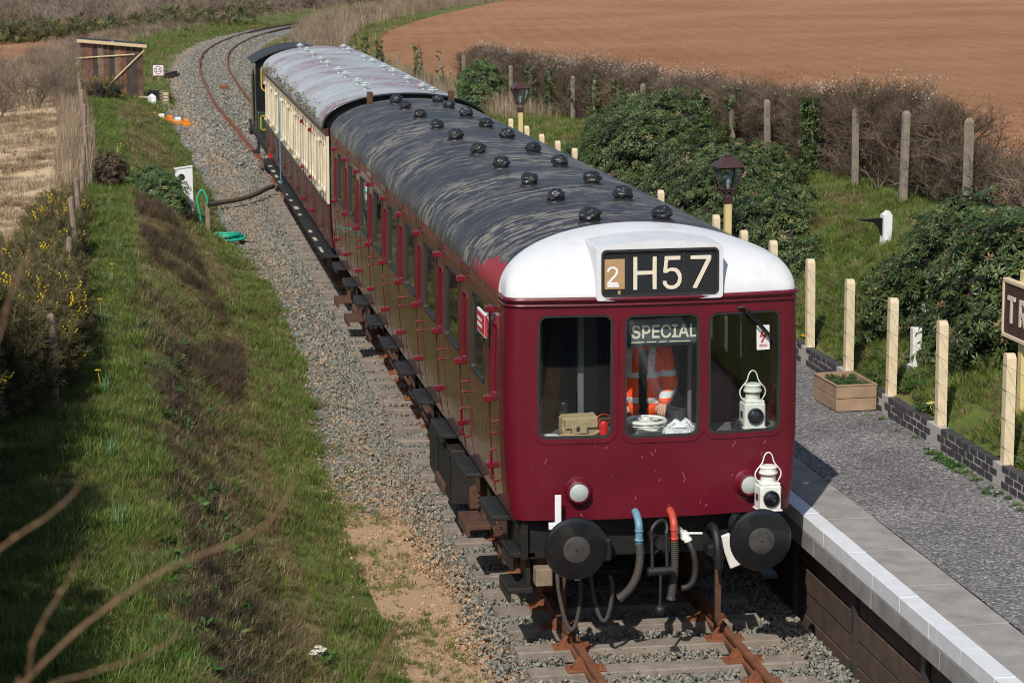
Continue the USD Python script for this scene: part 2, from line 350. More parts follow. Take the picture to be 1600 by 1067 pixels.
mat('dome_white', {'g': ('geometry', {}), 'n': ('noise_texture', {'scale': 3.2, 'detail': 6., 'roughness': .7}), 'r': ('rgb_ramp', {'ramp': [(.28, (.50, .48, .42)), (.40, (.63, .63, .62)), (.55, (.67, .68, .69))]}),
    'n2': ('noise_texture', {'scale': 38., 'detail': 3.}), 'r2': ('rgb_ramp', {'ramp': [(.70, (1, 1, 1)), (.76, (.62, .52, .40))]}), 'm': ('mix', {'mix_type': 'multiply', 'fac': .8}), 'b': ('bump', {'strength': .15, 'distance': .01}), 'p': ('principled_bsdf', {'roughness': .45})},
    [('g.position', 'n.vector'), ('n.fac', 'r.fac'), ('g.position', 'n2.vector'), ('n2.fac', 'r2.fac'), ('r.color', 'm.color1'), ('r2.color', 'm.color2'), ('m.color', 'p.base_color'), ('n.fac', 'b.height'), ('b.normal', 'p.normal')])

# ------------------------------------------------------------------ terrain
from scipy.interpolate import PchipInterpolator, CubicSpline
_ky = [-60, -20, 0, 20, 40, 60, 80, 100, 117, 130, 156, 175, 200, 240, 330]
_kx = [0, 0, 0, 0, -.03, -.38, -.72, -.62, -.05, 1.0, 5.2, 11.2, 22., 45., 110.]
XC = PchipInterpolator(_ky, _kx)
I = np.interp
def crest_z(y): return I(y, [-30, 0, 20, 45, 65, 70, 76, 300], [1.15, 1.05, 1.0, .85, .62, .5, .12, .1])
def crest_x(y): return XC(y)+I(y, [-30, 0, 14, 40, 62, 78, 300], [-4.35, -4.45, -4.75, -4.85, -5.0, -4.8, -4.8])
def toe_x(y): return XC(y)+I(y, [-30, -4, 4, 9, 15, 25, 33, 60, 100, 300], [-2.2, -2.25, -2.45, -2.40, -2.15, -2.1, -2.7, -2.8, -3.0, -3.0])
def fence_x(y): return XC(y)*(y > 40)+I(y, [-40, 10, 30, 60, 90, 300], [-5.75, -5.75, -5.85, -6.1, -6.3, -7.5])
def zh(y): return I(y, [-60, -10, 8, 14, 19, 27, 33, 40, 54, 80, 110, 150, 300], [3.0, 2.9, 2.72, 2.42, 2.36, 2.02, 1.82, 1.62, 1.3, 1.1, .95, .8, .8])
def bound_x(y): return I(y, [-60, 40, 60, 80, 100, 126, 150, 187, 230, 300], [8.2, 8.2, 7.7, 6.4, 7.2, 11.0, 16.4, 27.5, 45, 90])
def smooth(t): t = np.clip(t, 0, 1); return t*t*(3-2*t)
def H(x, y):
    x, y = np.broadcast_arrays(np.asarray(x, float), np.asarray(y, float))
    xc = XC(y); s = x-xc
    # left
    cz, cx, tx = crest_z(y), crest_x(y), toe_x(y)
    t = np.clip((tx-x)/(tx-cx), 0, 1)
    steep = np.clip((30-y)/18., 0, 1); zl = -.27+(cz+.27)*(steep*np.interp(t, [0, .3, .52, .95, 1.0], [0, .12, .27, .97, 1.0])+(1-steep)*(t*.82+.18*smooth(t)))
    zl = zl+np.where(x < cx, np.clip((cx-x)*.05, 0, .08)-np.clip((fence_x(y)-.3-x)*.06, 0, .35), 0)
    zl = zl+np.clip(y-158, 0, 300)*.028*smooth((8-s)/30.)
    # right
    far = smooth((y-36)/3.0)
    z1, zH = 1.12, zh(y)
    near_r = I_(x, y, [(4.1, z1), (4.7, None, .18), (6.0, None, .86), (7.2, None, 1.0)], z1, zH)
    u = np.clip((s-2.3)/3.6, 0, 1); far_r = -.27+(zH+.27)*smooth(u)
    zr = near_r*(1-far)+far_r*far
    zr = zr+np.where(x > 7.2, (x-7.2)*.012, 0)
    z = np.where(x < tx, zl, np.where(s > np.where(y < 36, 1.9, 2.3), zr, -.27+.10*smooth((y-42)/6.)*smooth((1.9-np.abs(s))/.5)))
    # relief
    nb = meshkit.fbm(np.stack([x*.9, y*.9, 0*x], -1), 3, 3)-.5
    nf = meshkit.fbm(np.stack([x*3.1, y*3.1, 0*x], -1), 2, 9)-.5
    amp = np.where(x < tx, np.clip((tx-x)/.6, 0, 1), np.where(s > 2.3, np.clip((s-2.4)/1.0, 0, 1), 0))
    amp = amp*np.where(x > bound_x(y), .45, 1)
    return z+amp*(nb*.22+nf*.10)
def I_(x, y, k, z1, zH):
    zs = [z1*np.ones_like(x)] + [z1+(zH-z1)*q[2] for q in k[1:]]; xs = [q[0] for q in k]
    out = np.where(x <= xs[0], zs[0], 0.)
    for a in range(len(xs)-1):
        w = (x-xs[a])/(xs[a+1]-xs[a]); out = np.where((x > xs[a]) & (x <= xs[a+1]), zs[a]+(zs[a+1]-zs[a])*w, out)
    return np.where(x > xs[-1], zs[-1], out)
YS = np.unique(np.r_[np.arange(-24, 20, .22), np.arange(20, 45, .4), np.arange(45, 120, 1.0), np.arange(120, 332, 3.0)])
def band(name, x0, x1, n, mat_, label, cat=None, ys=None, pw=1.0, dz=0.0):
    ys = YS if ys is None else ys
    t = np.linspace(0, 1, n)**pw
    X = x0(ys)[:, None]+(x1(ys)-x0(ys))[:, None]*t[None]; Y = np.repeat(ys[:, None], n, 1); Z = H(X, Y)+dz
    V = np.stack([X, Y, Z], -1).reshape(-1, 3); a = np.arange(len(ys)-1)[:, None]*n+np.arange(n-1)[None]; a = a.ravel()
    F = np.vstack([np.c_[a, a+1, a+n+1], np.c_[a, a+n+1, a+n]])
    return put(name, trimesh.Trimesh(V, F, process=False), mat_, None, True, label, cat, None, 'structure')
sheet('grass_ground', [(.36, (.08, .065, .03)), (.48, (.08, .105, .026)), (.58, (.11, .135, .035)), (.72, (.21, .165, .08))], (.5, 3., 25.))
sheet('dry_field_ground', [(.38, (.34, .225, .125)), (.5, (.52, .37, .22)), (.62, (.60, .45, .285)), (.75, (.44, .30, .17))], (.3, 2.2, 18.))
mat('plough_ground', {'g': ('geometry', {}), 'mp': ('mapping', {'rotation': (0, 0, .42), 'scale': (1, .25, 1)}), 'n1': ('noise_texture', {'scale': .09, 'detail': 4.}), 'n2': ('noise_texture', {'scale': 1.7, 'detail': 6., 'roughness': .7}), 'n3': ('noise_texture', {'scale': 5.5, 'detail': 5., 'roughness': .75}),
    'w': ('wave_texture', {'wave_type': 'bands', 'bands_direction': 'x', 'scale': .28, 'distortion': 2.5, 'detail': 3., 'detail_scale': .6}), 'a': ('math', {'math_type': 'multiply_add', 'value2': .40}), 'a2': ('math', {'math_type': 'multiply_add', 'value2': .34}), 'a3': ('math', {'math_type': 'multiply_add', 'value2': .34}), 'aw': ('math', {'math_type': 'multiply', 'value2': .035}),
    'r': ('rgb_ramp', {'ramp': [(.38, (.33, .150, .070)), (.52, (.44, .215, .106)), (.66, (.53, .285, .150))]}), 'b': ('bump', {'strength': 1.0, 'distance': .25}), 'p': ('principled_bsdf', {'roughness': .95, 'specular_ior_level': .15})},
    [('g.position', 'mp.vector'), ('g.position', 'n1.vector'), ('mp.vector', 'n2.vector'), ('g.position', 'n3.vector'), ('mp.vector', 'w.vector'), ('w.fac', 'aw.value1'), ('n3.fac', 'a3.value1'), ('aw.value', 'a3.value3'), ('n2.fac', 'a2.value1'), ('a3.value', 'a2.value3'), ('n1.fac', 'a.value1'), ('a2.value', 'a.value3'),
     ('a.value', 'r.fac'), ('r.color', 'p.base_color'), ('n3.fac', 'b.height'), ('b.normal', 'p.normal')])
sheet('right_ground', [(.36, (.13, .075, .04)), (.48, (.08, .105, .026)), (.60, (.11, .15, .032)), (.74, (.20, .14, .075))], (.6, 3., 25.))
# ballast bed with grey stones, sand spilt near the front
def ballast_mat():
    nodes = {'g': ('geometry', {}), 'v': ('voronoi_texture', {'scale': 17.}), 'h': ('rgb_ramp', {'ramp': [(0, (.07, .075, .072)), (.35, (.17, .18, .17)), (.7, (.26, .26, .235)), (1, (.36, .35, .31))]}), 'sx': ('separate_xyz', {}),
             'vc': ('separate_xyz', {}), 'my': ('map_range', {'from_min': 9.5, 'from_max': 4.0, 'clamp': True}), 'mx': ('map_range', {'from_min': -1.25, 'from_max': -1.8, 'clamp': True}), 'q': ('math', {'math_type': 'multiply'}),
             'n': ('noise_texture', {'scale': 2.6, 'detail': 5.}), 'ad': ('math', {'math_type': 'multiply_add', 'value2': .9}), 'lt': ('rgb_ramp', {'ramp': [(.85, (0, 0, 0)), (1.0, (1, 1, 1))]}),
             'bn': ('noise_texture', {'scale': 1.1, 'detail': 4.}), 'br': ('rgb_ramp', {'ramp': [(.55, (0, 0, 0)), (.8, (.45,)*3)]}), 'm0': ('mix', {'color2': (.24, .155, .09)}),
             'sn': ('noise_texture', {'scale': 22., 'detail': 5., 'roughness': .7}), 'sc': ('rgb_ramp', {'ramp': [(.3, (.36, .235, .135)), (.7, (.52, .36, .225))]}), 'm': ('mix', {}),
             'b': ('bump', {'strength': .8, 'distance': .03}), 'p': ('principled_bsdf', {'roughness': .95, 'specular_ior_level': .2})}
    links = [('g.position', 'v.vector'), ('v.color', 'vc.vector'), ('vc.x', 'h.fac'), ('g.position', 'sx.vector'), ('sx.y', 'my.value'), ('sx.x', 'mx.value'), ('my.result', 'q.value1'), ('mx.result', 'q.value2'),
             ('g.position', 'n.vector'), ('n.fac', 'ad.value1'), ('q.value', 'ad.value3'), ('ad.value', 'lt.fac'), ('lt.color', 'm.fac'), ('g.position', 'bn.vector'), ('bn.fac', 'br.fac'), ('br.color', 'm0.fac'), ('h.color', 'm0.color1'),
             ('m0.color', 'm.color1'), ('g.position', 'sn.vector'), ('sn.fac', 'sc.fac'), ('sc.color', 'm.color2'), ('m.color', 'p.base_color'), ('sn.fac', 'b.height'), ('b.normal', 'p.normal')]
    mat('ballast_ground', nodes, links)
ballast_mat()
def bed_right(y): return XC(y)+np.where(y < 36, 1.72, 2.3)
def bank_left(y): return np.where(y < 36, 4.0, XC(y)+2.3)
band('grass_bank', fence_x, toe_x, 34, 'grass_ground', 'grassy bank beside the track, mown on top and rough down its side', 'bank')
band('track_bed', toe_x, bed_right, 30, 'ballast_ground', 'grey stone bed under the railway, sandy beside the rails at the front', 'track bed')
band('station_bank', bank_left, bound_x, 30, 'right_ground', 'grassy bank rising behind the platform fence up to the hedge', 'bank')
band('ploughed_field', bound_x, lambda y: 150+0*y, 60, 'plough_ground', 'large bare ploughed brown field beyond the clipped hedge', 'field', pw=2.2)
yl1, yl2 = YS[YS <= 112], YS[YS >= YS[YS <= 112][-1]]
band('stubble_field', lambda y: -70+0*y, fence_x, 60, 'dry_field_ground', 'dry tan grass field beyond the wire fence and gorse', 'field', ys=yl1, pw=.45)
band('far_field', lambda y: -140+0*y, fence_x, 60, 'plough_ground', 'bare brown field past the shed under the scrub bank', 'field', ys=yl2, pw=.45)
# ------------------------------------------------------------------ railway track
track = thing('railway_track', 'rusty single railway track curving away past the shed', 'railway track', kind='structure')
def along(y, off, z=0.0):
    y = np.asarray(y, float); d = XC.derivative()(y); L = np.sqrt(1+d*d)
    return np.stack([XC(y)+off/L, y-off*d/L, z+0*y], -1)
def rail(off):
    ys = np.r_[np.arange(-14, 40, 2.0), np.arange(40, 215, 1.5)]
    prof = np.array([(-.036, 0), (.036, 0), (.036, -.038), (.011, -.05), (.011, -.098), (.032, -.108), (.032, -.14), (-.032, -.14), (-.032, -.108), (-.011, -.098), (-.011, -.05), (-.036, -.038)])
    n = len(prof); V = np.vstack([along(ys, off+px, pz) for px, pz in prof]).reshape(n, len(ys), 3).transpose(1, 0, 2).reshape(-1, 3); F = []
    for i in range(len(ys)-1):
        for j in range(n):
            a, b = i*n+j, i*n+(j+1) % n; F += [[a, a+n, b], [b, a+n, b+n]]
    m = trimesh.Trimesh(V, F, process=False); trimesh.repair.fix_normals(m); return m
for o in (-.753, .753): put('rail', rail(o), 'rust_rail', track, 20)
sl_y = np.arange(-9.6, 200, .70)
rs = np.random.default_rng(3)
for y in sl_y:
    if y > 150: continue
    if 22 < y < 40 and False: continue
    p = along(y, 0, 0); d = math.atan(float(XC.derivative()(y)))
    w = rs.uniform(.115, .13); l = rs.uniform(1.27, 1.33); sh = rs.uniform(-.04, .04)
    m = cbox((0, 0, 0), (2*l, 2*w, .13), .012); m.vertices += rs.normal(0, .004, m.vertices.shape)
    m.apply_transform(rotm([0, 0, 1], -d+rs.normal(0, .012))); m.apply_translation([p[0]+sh, p[1], -.205+rs.uniform(-.012, .012)])
    put('sleeper', m, 'sleeper_wood', track, False)
    if y < 62 or True:
        for o in ((-.753, .753) if (y < 1.5 or 40 < y < 75) else (-.753,) if y < 75 else ()):
            q = along(y, o, 0); b = B()
            b.box((0, 0, -.128), (.37, .2, .025), .008); b.add(trimesh.convex.convex_hull(np.array([(sx*a, sy*.08, z) for sx in (-1, 1) for sy in (-1, 1) for a, z in ((.13, -.125), (.055, -.035))])))
            for sx in (-.15, .15): b.cyl((sx, 0, -.12), (sx, 0, -.085), .018, 6)
            mm = b.mesh(); mm.apply_transform(rotm([0, 0, 1], -d)); mm.apply_translation(q)
            put('rail_chair', mm, 'rust', track, False)

# stones of the ballast
def stone_shape(seed):
    r = np.random.default_rng(seed); p = r.normal(size=(11, 3)); p /= np.linalg.norm(p, axis=1, keepdims=True)
    p *= r.uniform(.75, 1.1, (11, 1))*np.array([.034, .026, .02]); return trimesh.convex.convex_hull(p)
def stone_mat(name, a, b, c):
    mat(name, {'o': ('object_info', {}), 'g': ('geometry', {}), 'n': ('noise_texture', {'scale': 1.1, 'detail': 4.}), 'wn': ('white_noise_texture', {}), 'sn': ('vector_math', {'math_type': 'snap', 'vector2': (.035, .035, .035)}),
               'r': ('rgb_ramp', {'ramp': [(0, a), (.5, b), (1, c)]}), 'br': ('rgb_ramp', {'ramp': [(.5, (0, 0, 0)), (.75, (.6,)*3)]}), 'm': ('mix', {'color2': (.25, .165, .10)}), 'p': ('principled_bsdf', {'roughness': .85, 'specular_ior_level': .3})},
        [('o.random', 'r.fac'), ('g.position', 'n.vector'), ('n.fac', 'br.fac'), ('br.color', 'm.fac'), ('r.color', 'm.color1'), ('m.color', 'p.base_color')])
stone_mat('stone_grey', (.11, .112, .096), (.195, .193, .165), (.285, .268, .225)); stone_mat('stone_pale', (.18, .165, .135), (.26, .235, .19), (.36, .325, .26)); stone_mat('stone_sandy', (.28, .17, .10), (.38, .25, .15), (.45, .33, .22))
stones = [(stone_shape(i), ['stone_grey', 'stone_grey', 'stone_grey', 'stone_pale', 'stone_sandy'][i]) for i in range(5)]
SHAPES = {}
def strew(y0, y1, per, smin, smax, name, x_right=None, sand=False):
    n = int((y1-y0)*3.9*per); y = R.uniform(y0, y1, n)
    lo, hi = toe_x(y)-.15, bed_right(y)+.0
    x = lo+(hi-lo)*R.uniform(0, 1, n)
    sandz = np.clip((9-y)/4, 0, 1)*np.clip((-1.35-(x-XC(y))+(meshkit.fbm(np.stack([x*1.6, y*1.2, 0*x], -1), 3, 15)-.5)*1.1)/.4, 0, .97)
    nn = meshkit.fbm(np.stack([x*2.2, y*2.2, 0*x], -1), 3, 5)
    edge = np.clip((x-toe_x(y))/.75, .0, 1)
    keep = (R.uniform(size=n) > sandz*1.15) & (R.uniform(size=n) < .1+.9*edge+(nn-.5)*.5)
    s = x-XC(y); ph = ((y+9.6+.35) % .70)-.35
    on = (np.abs(ph) < .115) & (np.abs(s) < 1.28)
    keep &= ~(on & (R.uniform(size=n) < np.where(y > 40, .5, np.where((np.abs(s) < .6) | (s > .85), .30, .86)))); keep &= ~((np.abs(np.abs(s)-.753) < .1))
    x, y, s, on = x[keep], y[keep], s[keep], on[keep]; n = len(x)
    heap = np.where(np.abs(s) < 1.3, .075, .075*np.clip((2.2-np.abs(s))/.9, .05, 1))
    z = H(x, y)+R.uniform(.0, 1, n)**.6*heap+np.where(on, np.where(y > 40, -.0, .055), .022)
    sand2 = np.clip((9-y)/4, 0, 1)*np.clip((-1.2-s)/.6, 0, 1)+.35*np.clip((-1.45-s)/.5, 0, 1)
    ids = np.where(R.uniform(size=n) < sand2*.8, 4, R.choice([0, 1, 2, 3], n, p=[.3, .3, .27, .13]))
    scatter(name, None, stones, np.c_[x, y, z], rand_quat(n), R.uniform(smin, smax, n), ids, 'loose grey ballast stones between and beside the sleepers', 'gravel')
strew(-9, 16, 1150, .5, 1.05, 'ballast_gravel')
strew(16, 48, 420, .7, 1.35, 'ballast_gravel')
strew(48, 150, 90, 1.3, 2.5, 'ballast_gravel')

clod = [(stone_shape(20+i), 'stone_sandy') for i in range(3)]
n = 8200; y = R.uniform(-9, 9.5, n); x = XC(y)-1.3-R.uniform(0, 1.5, n); k = (x > toe_x(y)-R.exponential(.14, n)) & (meshkit.fbm(np.stack([x*2.4, y*2.4, 0*x], -1), 3, 19) > R.uniform(.3, .62, n)); x, y = x[k], y[k]
scatter('sandy_rubble', None, clod, np.c_[x, y, H(x, y)+.006], rand_quat(len(x)), R.uniform(.25, 1.0, len(x))**1.3, None, 'sandy lumps and small stones on the spilt sand by the rails', 'rubble')
# ------------------------------------------------------------------ platform
plat = thing('platform', 'station platform with white edge, concrete slabs and gravel top', 'platform', kind='structure')
PZ, PY0, PY1 = .95, -13.0, 36.0
def speckle(name, cols, scale):
    mat(name, {'g': ('geometry', {}), 'v': ('voronoi_texture', {'scale': scale}), 's': ('separate_xyz', {}), 'r': ('rgb_ramp', {'ramp': cols}), 'n': ('noise_texture', {'scale': .9, 'detail': 4.}), 'nr': ('rgb_ramp', {'ramp': [(.3, (.72,)*3), (.7, (1.15,)*3)]}),
               'm': ('mix', {'mix_type': 'multiply', 'fac': 1.0}), 'b': ('bump', {'strength': .9, 'distance': .012, 'invert': True}), 'p': ('principled_bsdf', {'roughness': .85, 'specular_ior_level': .25})},
        [('g.position', 'v.vector'), ('v.color', 's.vector'), ('s.x', 'r.fac'), ('g.position', 'n.vector'), ('n.fac', 'nr.fac'), ('r.color', 'm.color1'), ('nr.color', 'm.color2'), ('m.color', 'p.base_color'), ('v.distance', 'b.height'), ('b.normal', 'p.normal')])
speckle('platform_gravel', [(0, (.085, .08, .081)), (.35, (.15, .142, .142)), (.7, (.215, .204, .2)), (.92, (.31, .295, .285)), (1, (.50, .475, .45))], 46.)
g = B(); ys = np.arange(PY0, PY1+.01, .5); xs = np.linspace(2.32, 4.1, 12)
X, Y = np.meshgrid(xs, ys); Z = PZ+(meshkit.fbm(np.stack([X*1.7, Y*1.7, 0*X], -1), 3)-.5)*.03-.004
nn = len(xs); a = (np.arange(len(ys)-1)[:, None]*nn+np.arange(nn-1)[None]).ravel()
put('gravel_surface', trimesh.Trimesh(np.c_[X.ravel(), Y.ravel(), Z.ravel()], np.vstack([np.c_[a, a+1, a+nn+1], np.c_[a, a+nn+1, a+nn]]), process=False), 'platform_gravel', plat, True)
put('platform_fill', cbox(((1.86+4.1)/2, (PY0+PY1)/2, .28), (4.1-1.86, PY1-PY0, 1.16)), 'soil', plat, False)
k = 0
for y in np.arange(PY0, PY1-.5, 1.22):
    m = cbox((2.075, y+.61, PZ-.045+rs.normal(0, .0025)), (.47, 1.21, .09), .006); put('paving_slab', m, 'concrete', plat, 20)
for y in np.arange(PY0, PY1-.5, .76):
    m = cbox((1.74+rs.normal(0, .0015), y+.38, PZ-.07+rs.normal(0, .0012)), (.18, .7592, .15), .005); put('coping_stone', m, 'coping_white', plat, 20)
for y in np.arange(PY0+.45, PY1-.5, 1.83):
    m = cbox((1.745, y+.915, PZ-.24), (.19, 1.822, .185), .008); put('edge_beam', m, 'concrete_edge', plat, 20)
for j, y in enumerate(np.arange(PY0+.3, PY1-1, 2.0)):
    put('steel_post', B().bb(1.755, 1.80, y-.055, y+.055, -.45, .6, .004).bb(1.80, 1.90, y-.01, y+.01, -.45, .6), 'old_steel', plat, False)
    for q in range(4):
        m = cbox((1.835+rs.normal(0, .006), y+1.0, -.30+q*.245), (.06, 1.95, .235), .008); put('wall_board', m, 'pipe_wood', plat, False)

# low brick wall behind the platform with the fence posts let into it
wall = thing('brick_kerb', 'low blue-grey brick kerb wall along the back of the gravel platform', 'wall')
POSTS = [-2.5, -.5, 1.47, 3.51, 5.28, 6.98, 8.69, 10.59, 12.19, 13.85, 17.78, 25.75, 27.63, 29.67, 31.68, 34.04]
mort = B(); WX = 3.98
for c in range(3):
    for i, y in enumerate(np.arange(-3.0, 11.5, .232)):
        yy = y+(.116 if c % 2 else 0)
        if any(abs(yy+.11-p) < .16 for p in POSTS): continue
        m = cbox((WX+.055+rs.normal(0, .003), yy+.11, PZ-.0+c*.083+.04), (.11, .207, .068), .006); m.apply_transform(rotm([0, 0, 1], rs.normal(0, .01), m.centroid))
        put('brick', m, 'brick_blue', wall, False)
put('mortar', cbox((WX+.058, 4.2, PZ+.108), (.1, 15., .242)), 'mortar', wall, False)
put('wall_core', cbox((WX+.05, 24, PZ+.1), (.10, 24, .26), .01), 'brick_blue', wall, False)
def posts_fence():
    f = thing('platform_fence', 'row of cream concrete posts with thin wires behind the platform', 'fence')
    for i, y in enumerate(POSTS):
        w = .105; h = 1.42+rs.normal(0, .015)
        p = np.array([(sx*w/2, sy*w/2, z) for sx in (-1, 1) for sy in (-1, 1) for z in (0, h-.05)]+[(sx*w/2*.9-.004, sy*w/2*.7, h) for sx in (-1, 1) for sy in (-1, 1)])
        m = trimesh.convex.convex_hull(p); m.apply_transform(rotm([rs.normal(), rs.normal(), 0], rs.normal(0, .008))); m.apply_translation((4.07+.0, y, PZ-.02)); put('post', m, 'cream_post', f, 15)
    for z in (.42, .72, 1.02, 1.28):
        pts = []
        for a_, b_ in zip(POSTS[:-1], POSTS[1:]):
            for t in np.linspace(0, 1, 6)[:-1]: pts.append((4.07-.058, a_+(b_-a_)*t, PZ+z-.03*4*t*(1-t)))
        put('wire', tube(pts, .0022, 4), 'wire', f, True)
posts_fence()

# ------------------------------------------------------------------ front railcar
HW = 1.41
def taper(z): return np.interp(z, [1.19, 1.45, 1.95, 2.6, 3.28], [1.345, 1.385, 1.41, 1.41, 1.39])/1.41
def front_path():
    bow = .12; xs = np.linspace(-HW, HW, 70); P = [(x, -bow*(1-(x/HW)**2)) for x in xs]
    g = Polygon(P+[(HW, 3), (-HW, 3)]).buffer(-.14).buffer(.14, quad_segs=10)
    c = np.array(g.exterior.coords)[:-1]; i = np.argmax(c[:, 1]+(c[:, 0] < 0)*1.0*0); 
    c = c[c[:, 1] < .5]; c = c[np.argsort(np.arctan2(c[:, 0], -(c[:, 1]-1.2)))]
    c = np.vstack([[-HW, .38], c[(c[:, 1] < .37)], [HW, .38]])
    s = np.r_[0, np.cumsum(np.linalg.norm(np.diff(c, axis=0), axis=1))]; s -= s[-1]/2
    return s, c
FS, FC = front_path(); FSM = FS[-1]
def s_of_x(x): i = FC[:, 1] < .12; return np.interp(x, FC[i, 0], FS[i])
def map_front(s, z, off):
    s, z, off = (np.asarray(q, float) for q in (s, z, off)); e = 1e-3
    x, y = I(s, FS, FC[:, 0]), I(s, FS, FC[:, 1]); dx, dy = I(s+e, FS, FC[:, 0])-I(s-e, FS, FC[:, 0]), I(s+e, FS, FC[:, 1])-I(s-e, FS, FC[:, 1])
    L = np.hypot(dx, dy)+1e-12; nx, ny = dy/L, -dx/L
    return np.stack([(x+nx*off)*taper(z), y+ny*off, z], -1)
def map_left(y, z, off): return np.stack([-(HW+off)*taper(z), y, z], -1)
def map_right(y, z, off): return np.stack([(HW+off)*taper(z), y, z], -1)
ZC = [1.0, 1.3, 1.45, 1.7, 1.95, 2.3, 2.6, 2.95, 3.4]
def panel(poly, fmap, off, thick, us=None, flip=False):
    """A sheet with thickness laid on a curved wall; poly in wall coordinates (u, z)."""
    V, F, n = [], [], 0
    x0, z0, x1, z1 = poly.bounds; us_ = [x0-1, x1+1] if us is None else us
    def emit(v, f):
        nonlocal n
        V.append(v); F.append(np.asarray(f)+n); n += len(v)
    for a, b in zip(us_[:-1], us_[1:]):
        if b < x0 or a > x1: continue
        for c, d in zip(ZC[:-1], ZC[1:]):
            if d < z0 or c > z1: continue
            q = poly.intersection(sbox(a, c, b, d))
            for g_ in getattr(q, 'geoms', [q]):
                if g_.is_empty or g_.geom_type != 'Polygon' or g_.area < 1e-7: continue
                v, f = trimesh.creation.triangulate_polygon(g_, engine='earcut')
                emit(fmap(v[:, 0], v[:, 1], off), f); emit(fmap(v[:, 0], v[:, 1], off-thick), np.asarray(f)[:, ::-1])
    for g_ in getattr(poly, 'geoms', [poly]):
        for ring in [g_.exterior]+list(g_.interiors):
            c = np.array(ring.segmentize(.06).coords); k = len(c)
            v = np.vstack([fmap(c[:, 0], c[:, 1], off), fmap(c[:, 0], c[:, 1], off-thick)]); i_ = np.arange(k-1)
            f = np.vstack([np.c_[i_, i_+k, i_+1], np.c_[i_+1, i_+k, i_+k+1]]); emit(v, f)
    m = trimesh.Trimesh(np.vstack(V), np.vstack(F), process=False); m.merge_vertices(); m.update_faces(m.nondegenerate_faces())
    if flip: m.invert()
    return m
FU = list(np.linspace(-FSM-.01, FSM+.01, 61))
car = thing('railcar', 'maroon railcar with white cab dome, H57 headcode and three front windows', 'railcar')
ZB, ZT = 1.19, 3.28
WIN = [(-1.115, 1.975, -.42, 3.135), (-.30, 1.965, .41, 3.125), (.505, 1.97, 1.215, 3.12)]
holes = [rrect(float(s_of_x(a)), b, float(s_of_x(c)), d, .085) for a, b, c, d in WIN]
face = sbox(-FSM, ZB, FSM, ZT).difference(unary_union(holes))
put('front_panel', panel(face, map_front, 0, .05, FU), 'maroon_front', car, 40)
for h in holes:
    fr = put('window_frame', panel(h.buffer(.05).difference(h.buffer(.004)), map_front, .011, .02, FU), 'maroon_front', car, 40)
    put('window_seal', panel(h.buffer(.006).difference(h.buffer(-.016)), map_front, .005, .05, FU), 'rubber', car, 40)
    put('windscreen', panel(h.buffer(.001), map_front, -.018, .006, FU), 'window_glass', car, 40)
# gutter bead over the front and along the sides
gp = [map_front(s, 3.285, .012) for s in np.linspace(-FSM, FSM, 61)]
put('rain_strip', B().tube(gp, .022, 8).tube([p+np.array([0, -.004, -.055]) for p in gp], .012, 6), 'maroon_front', car, 40)
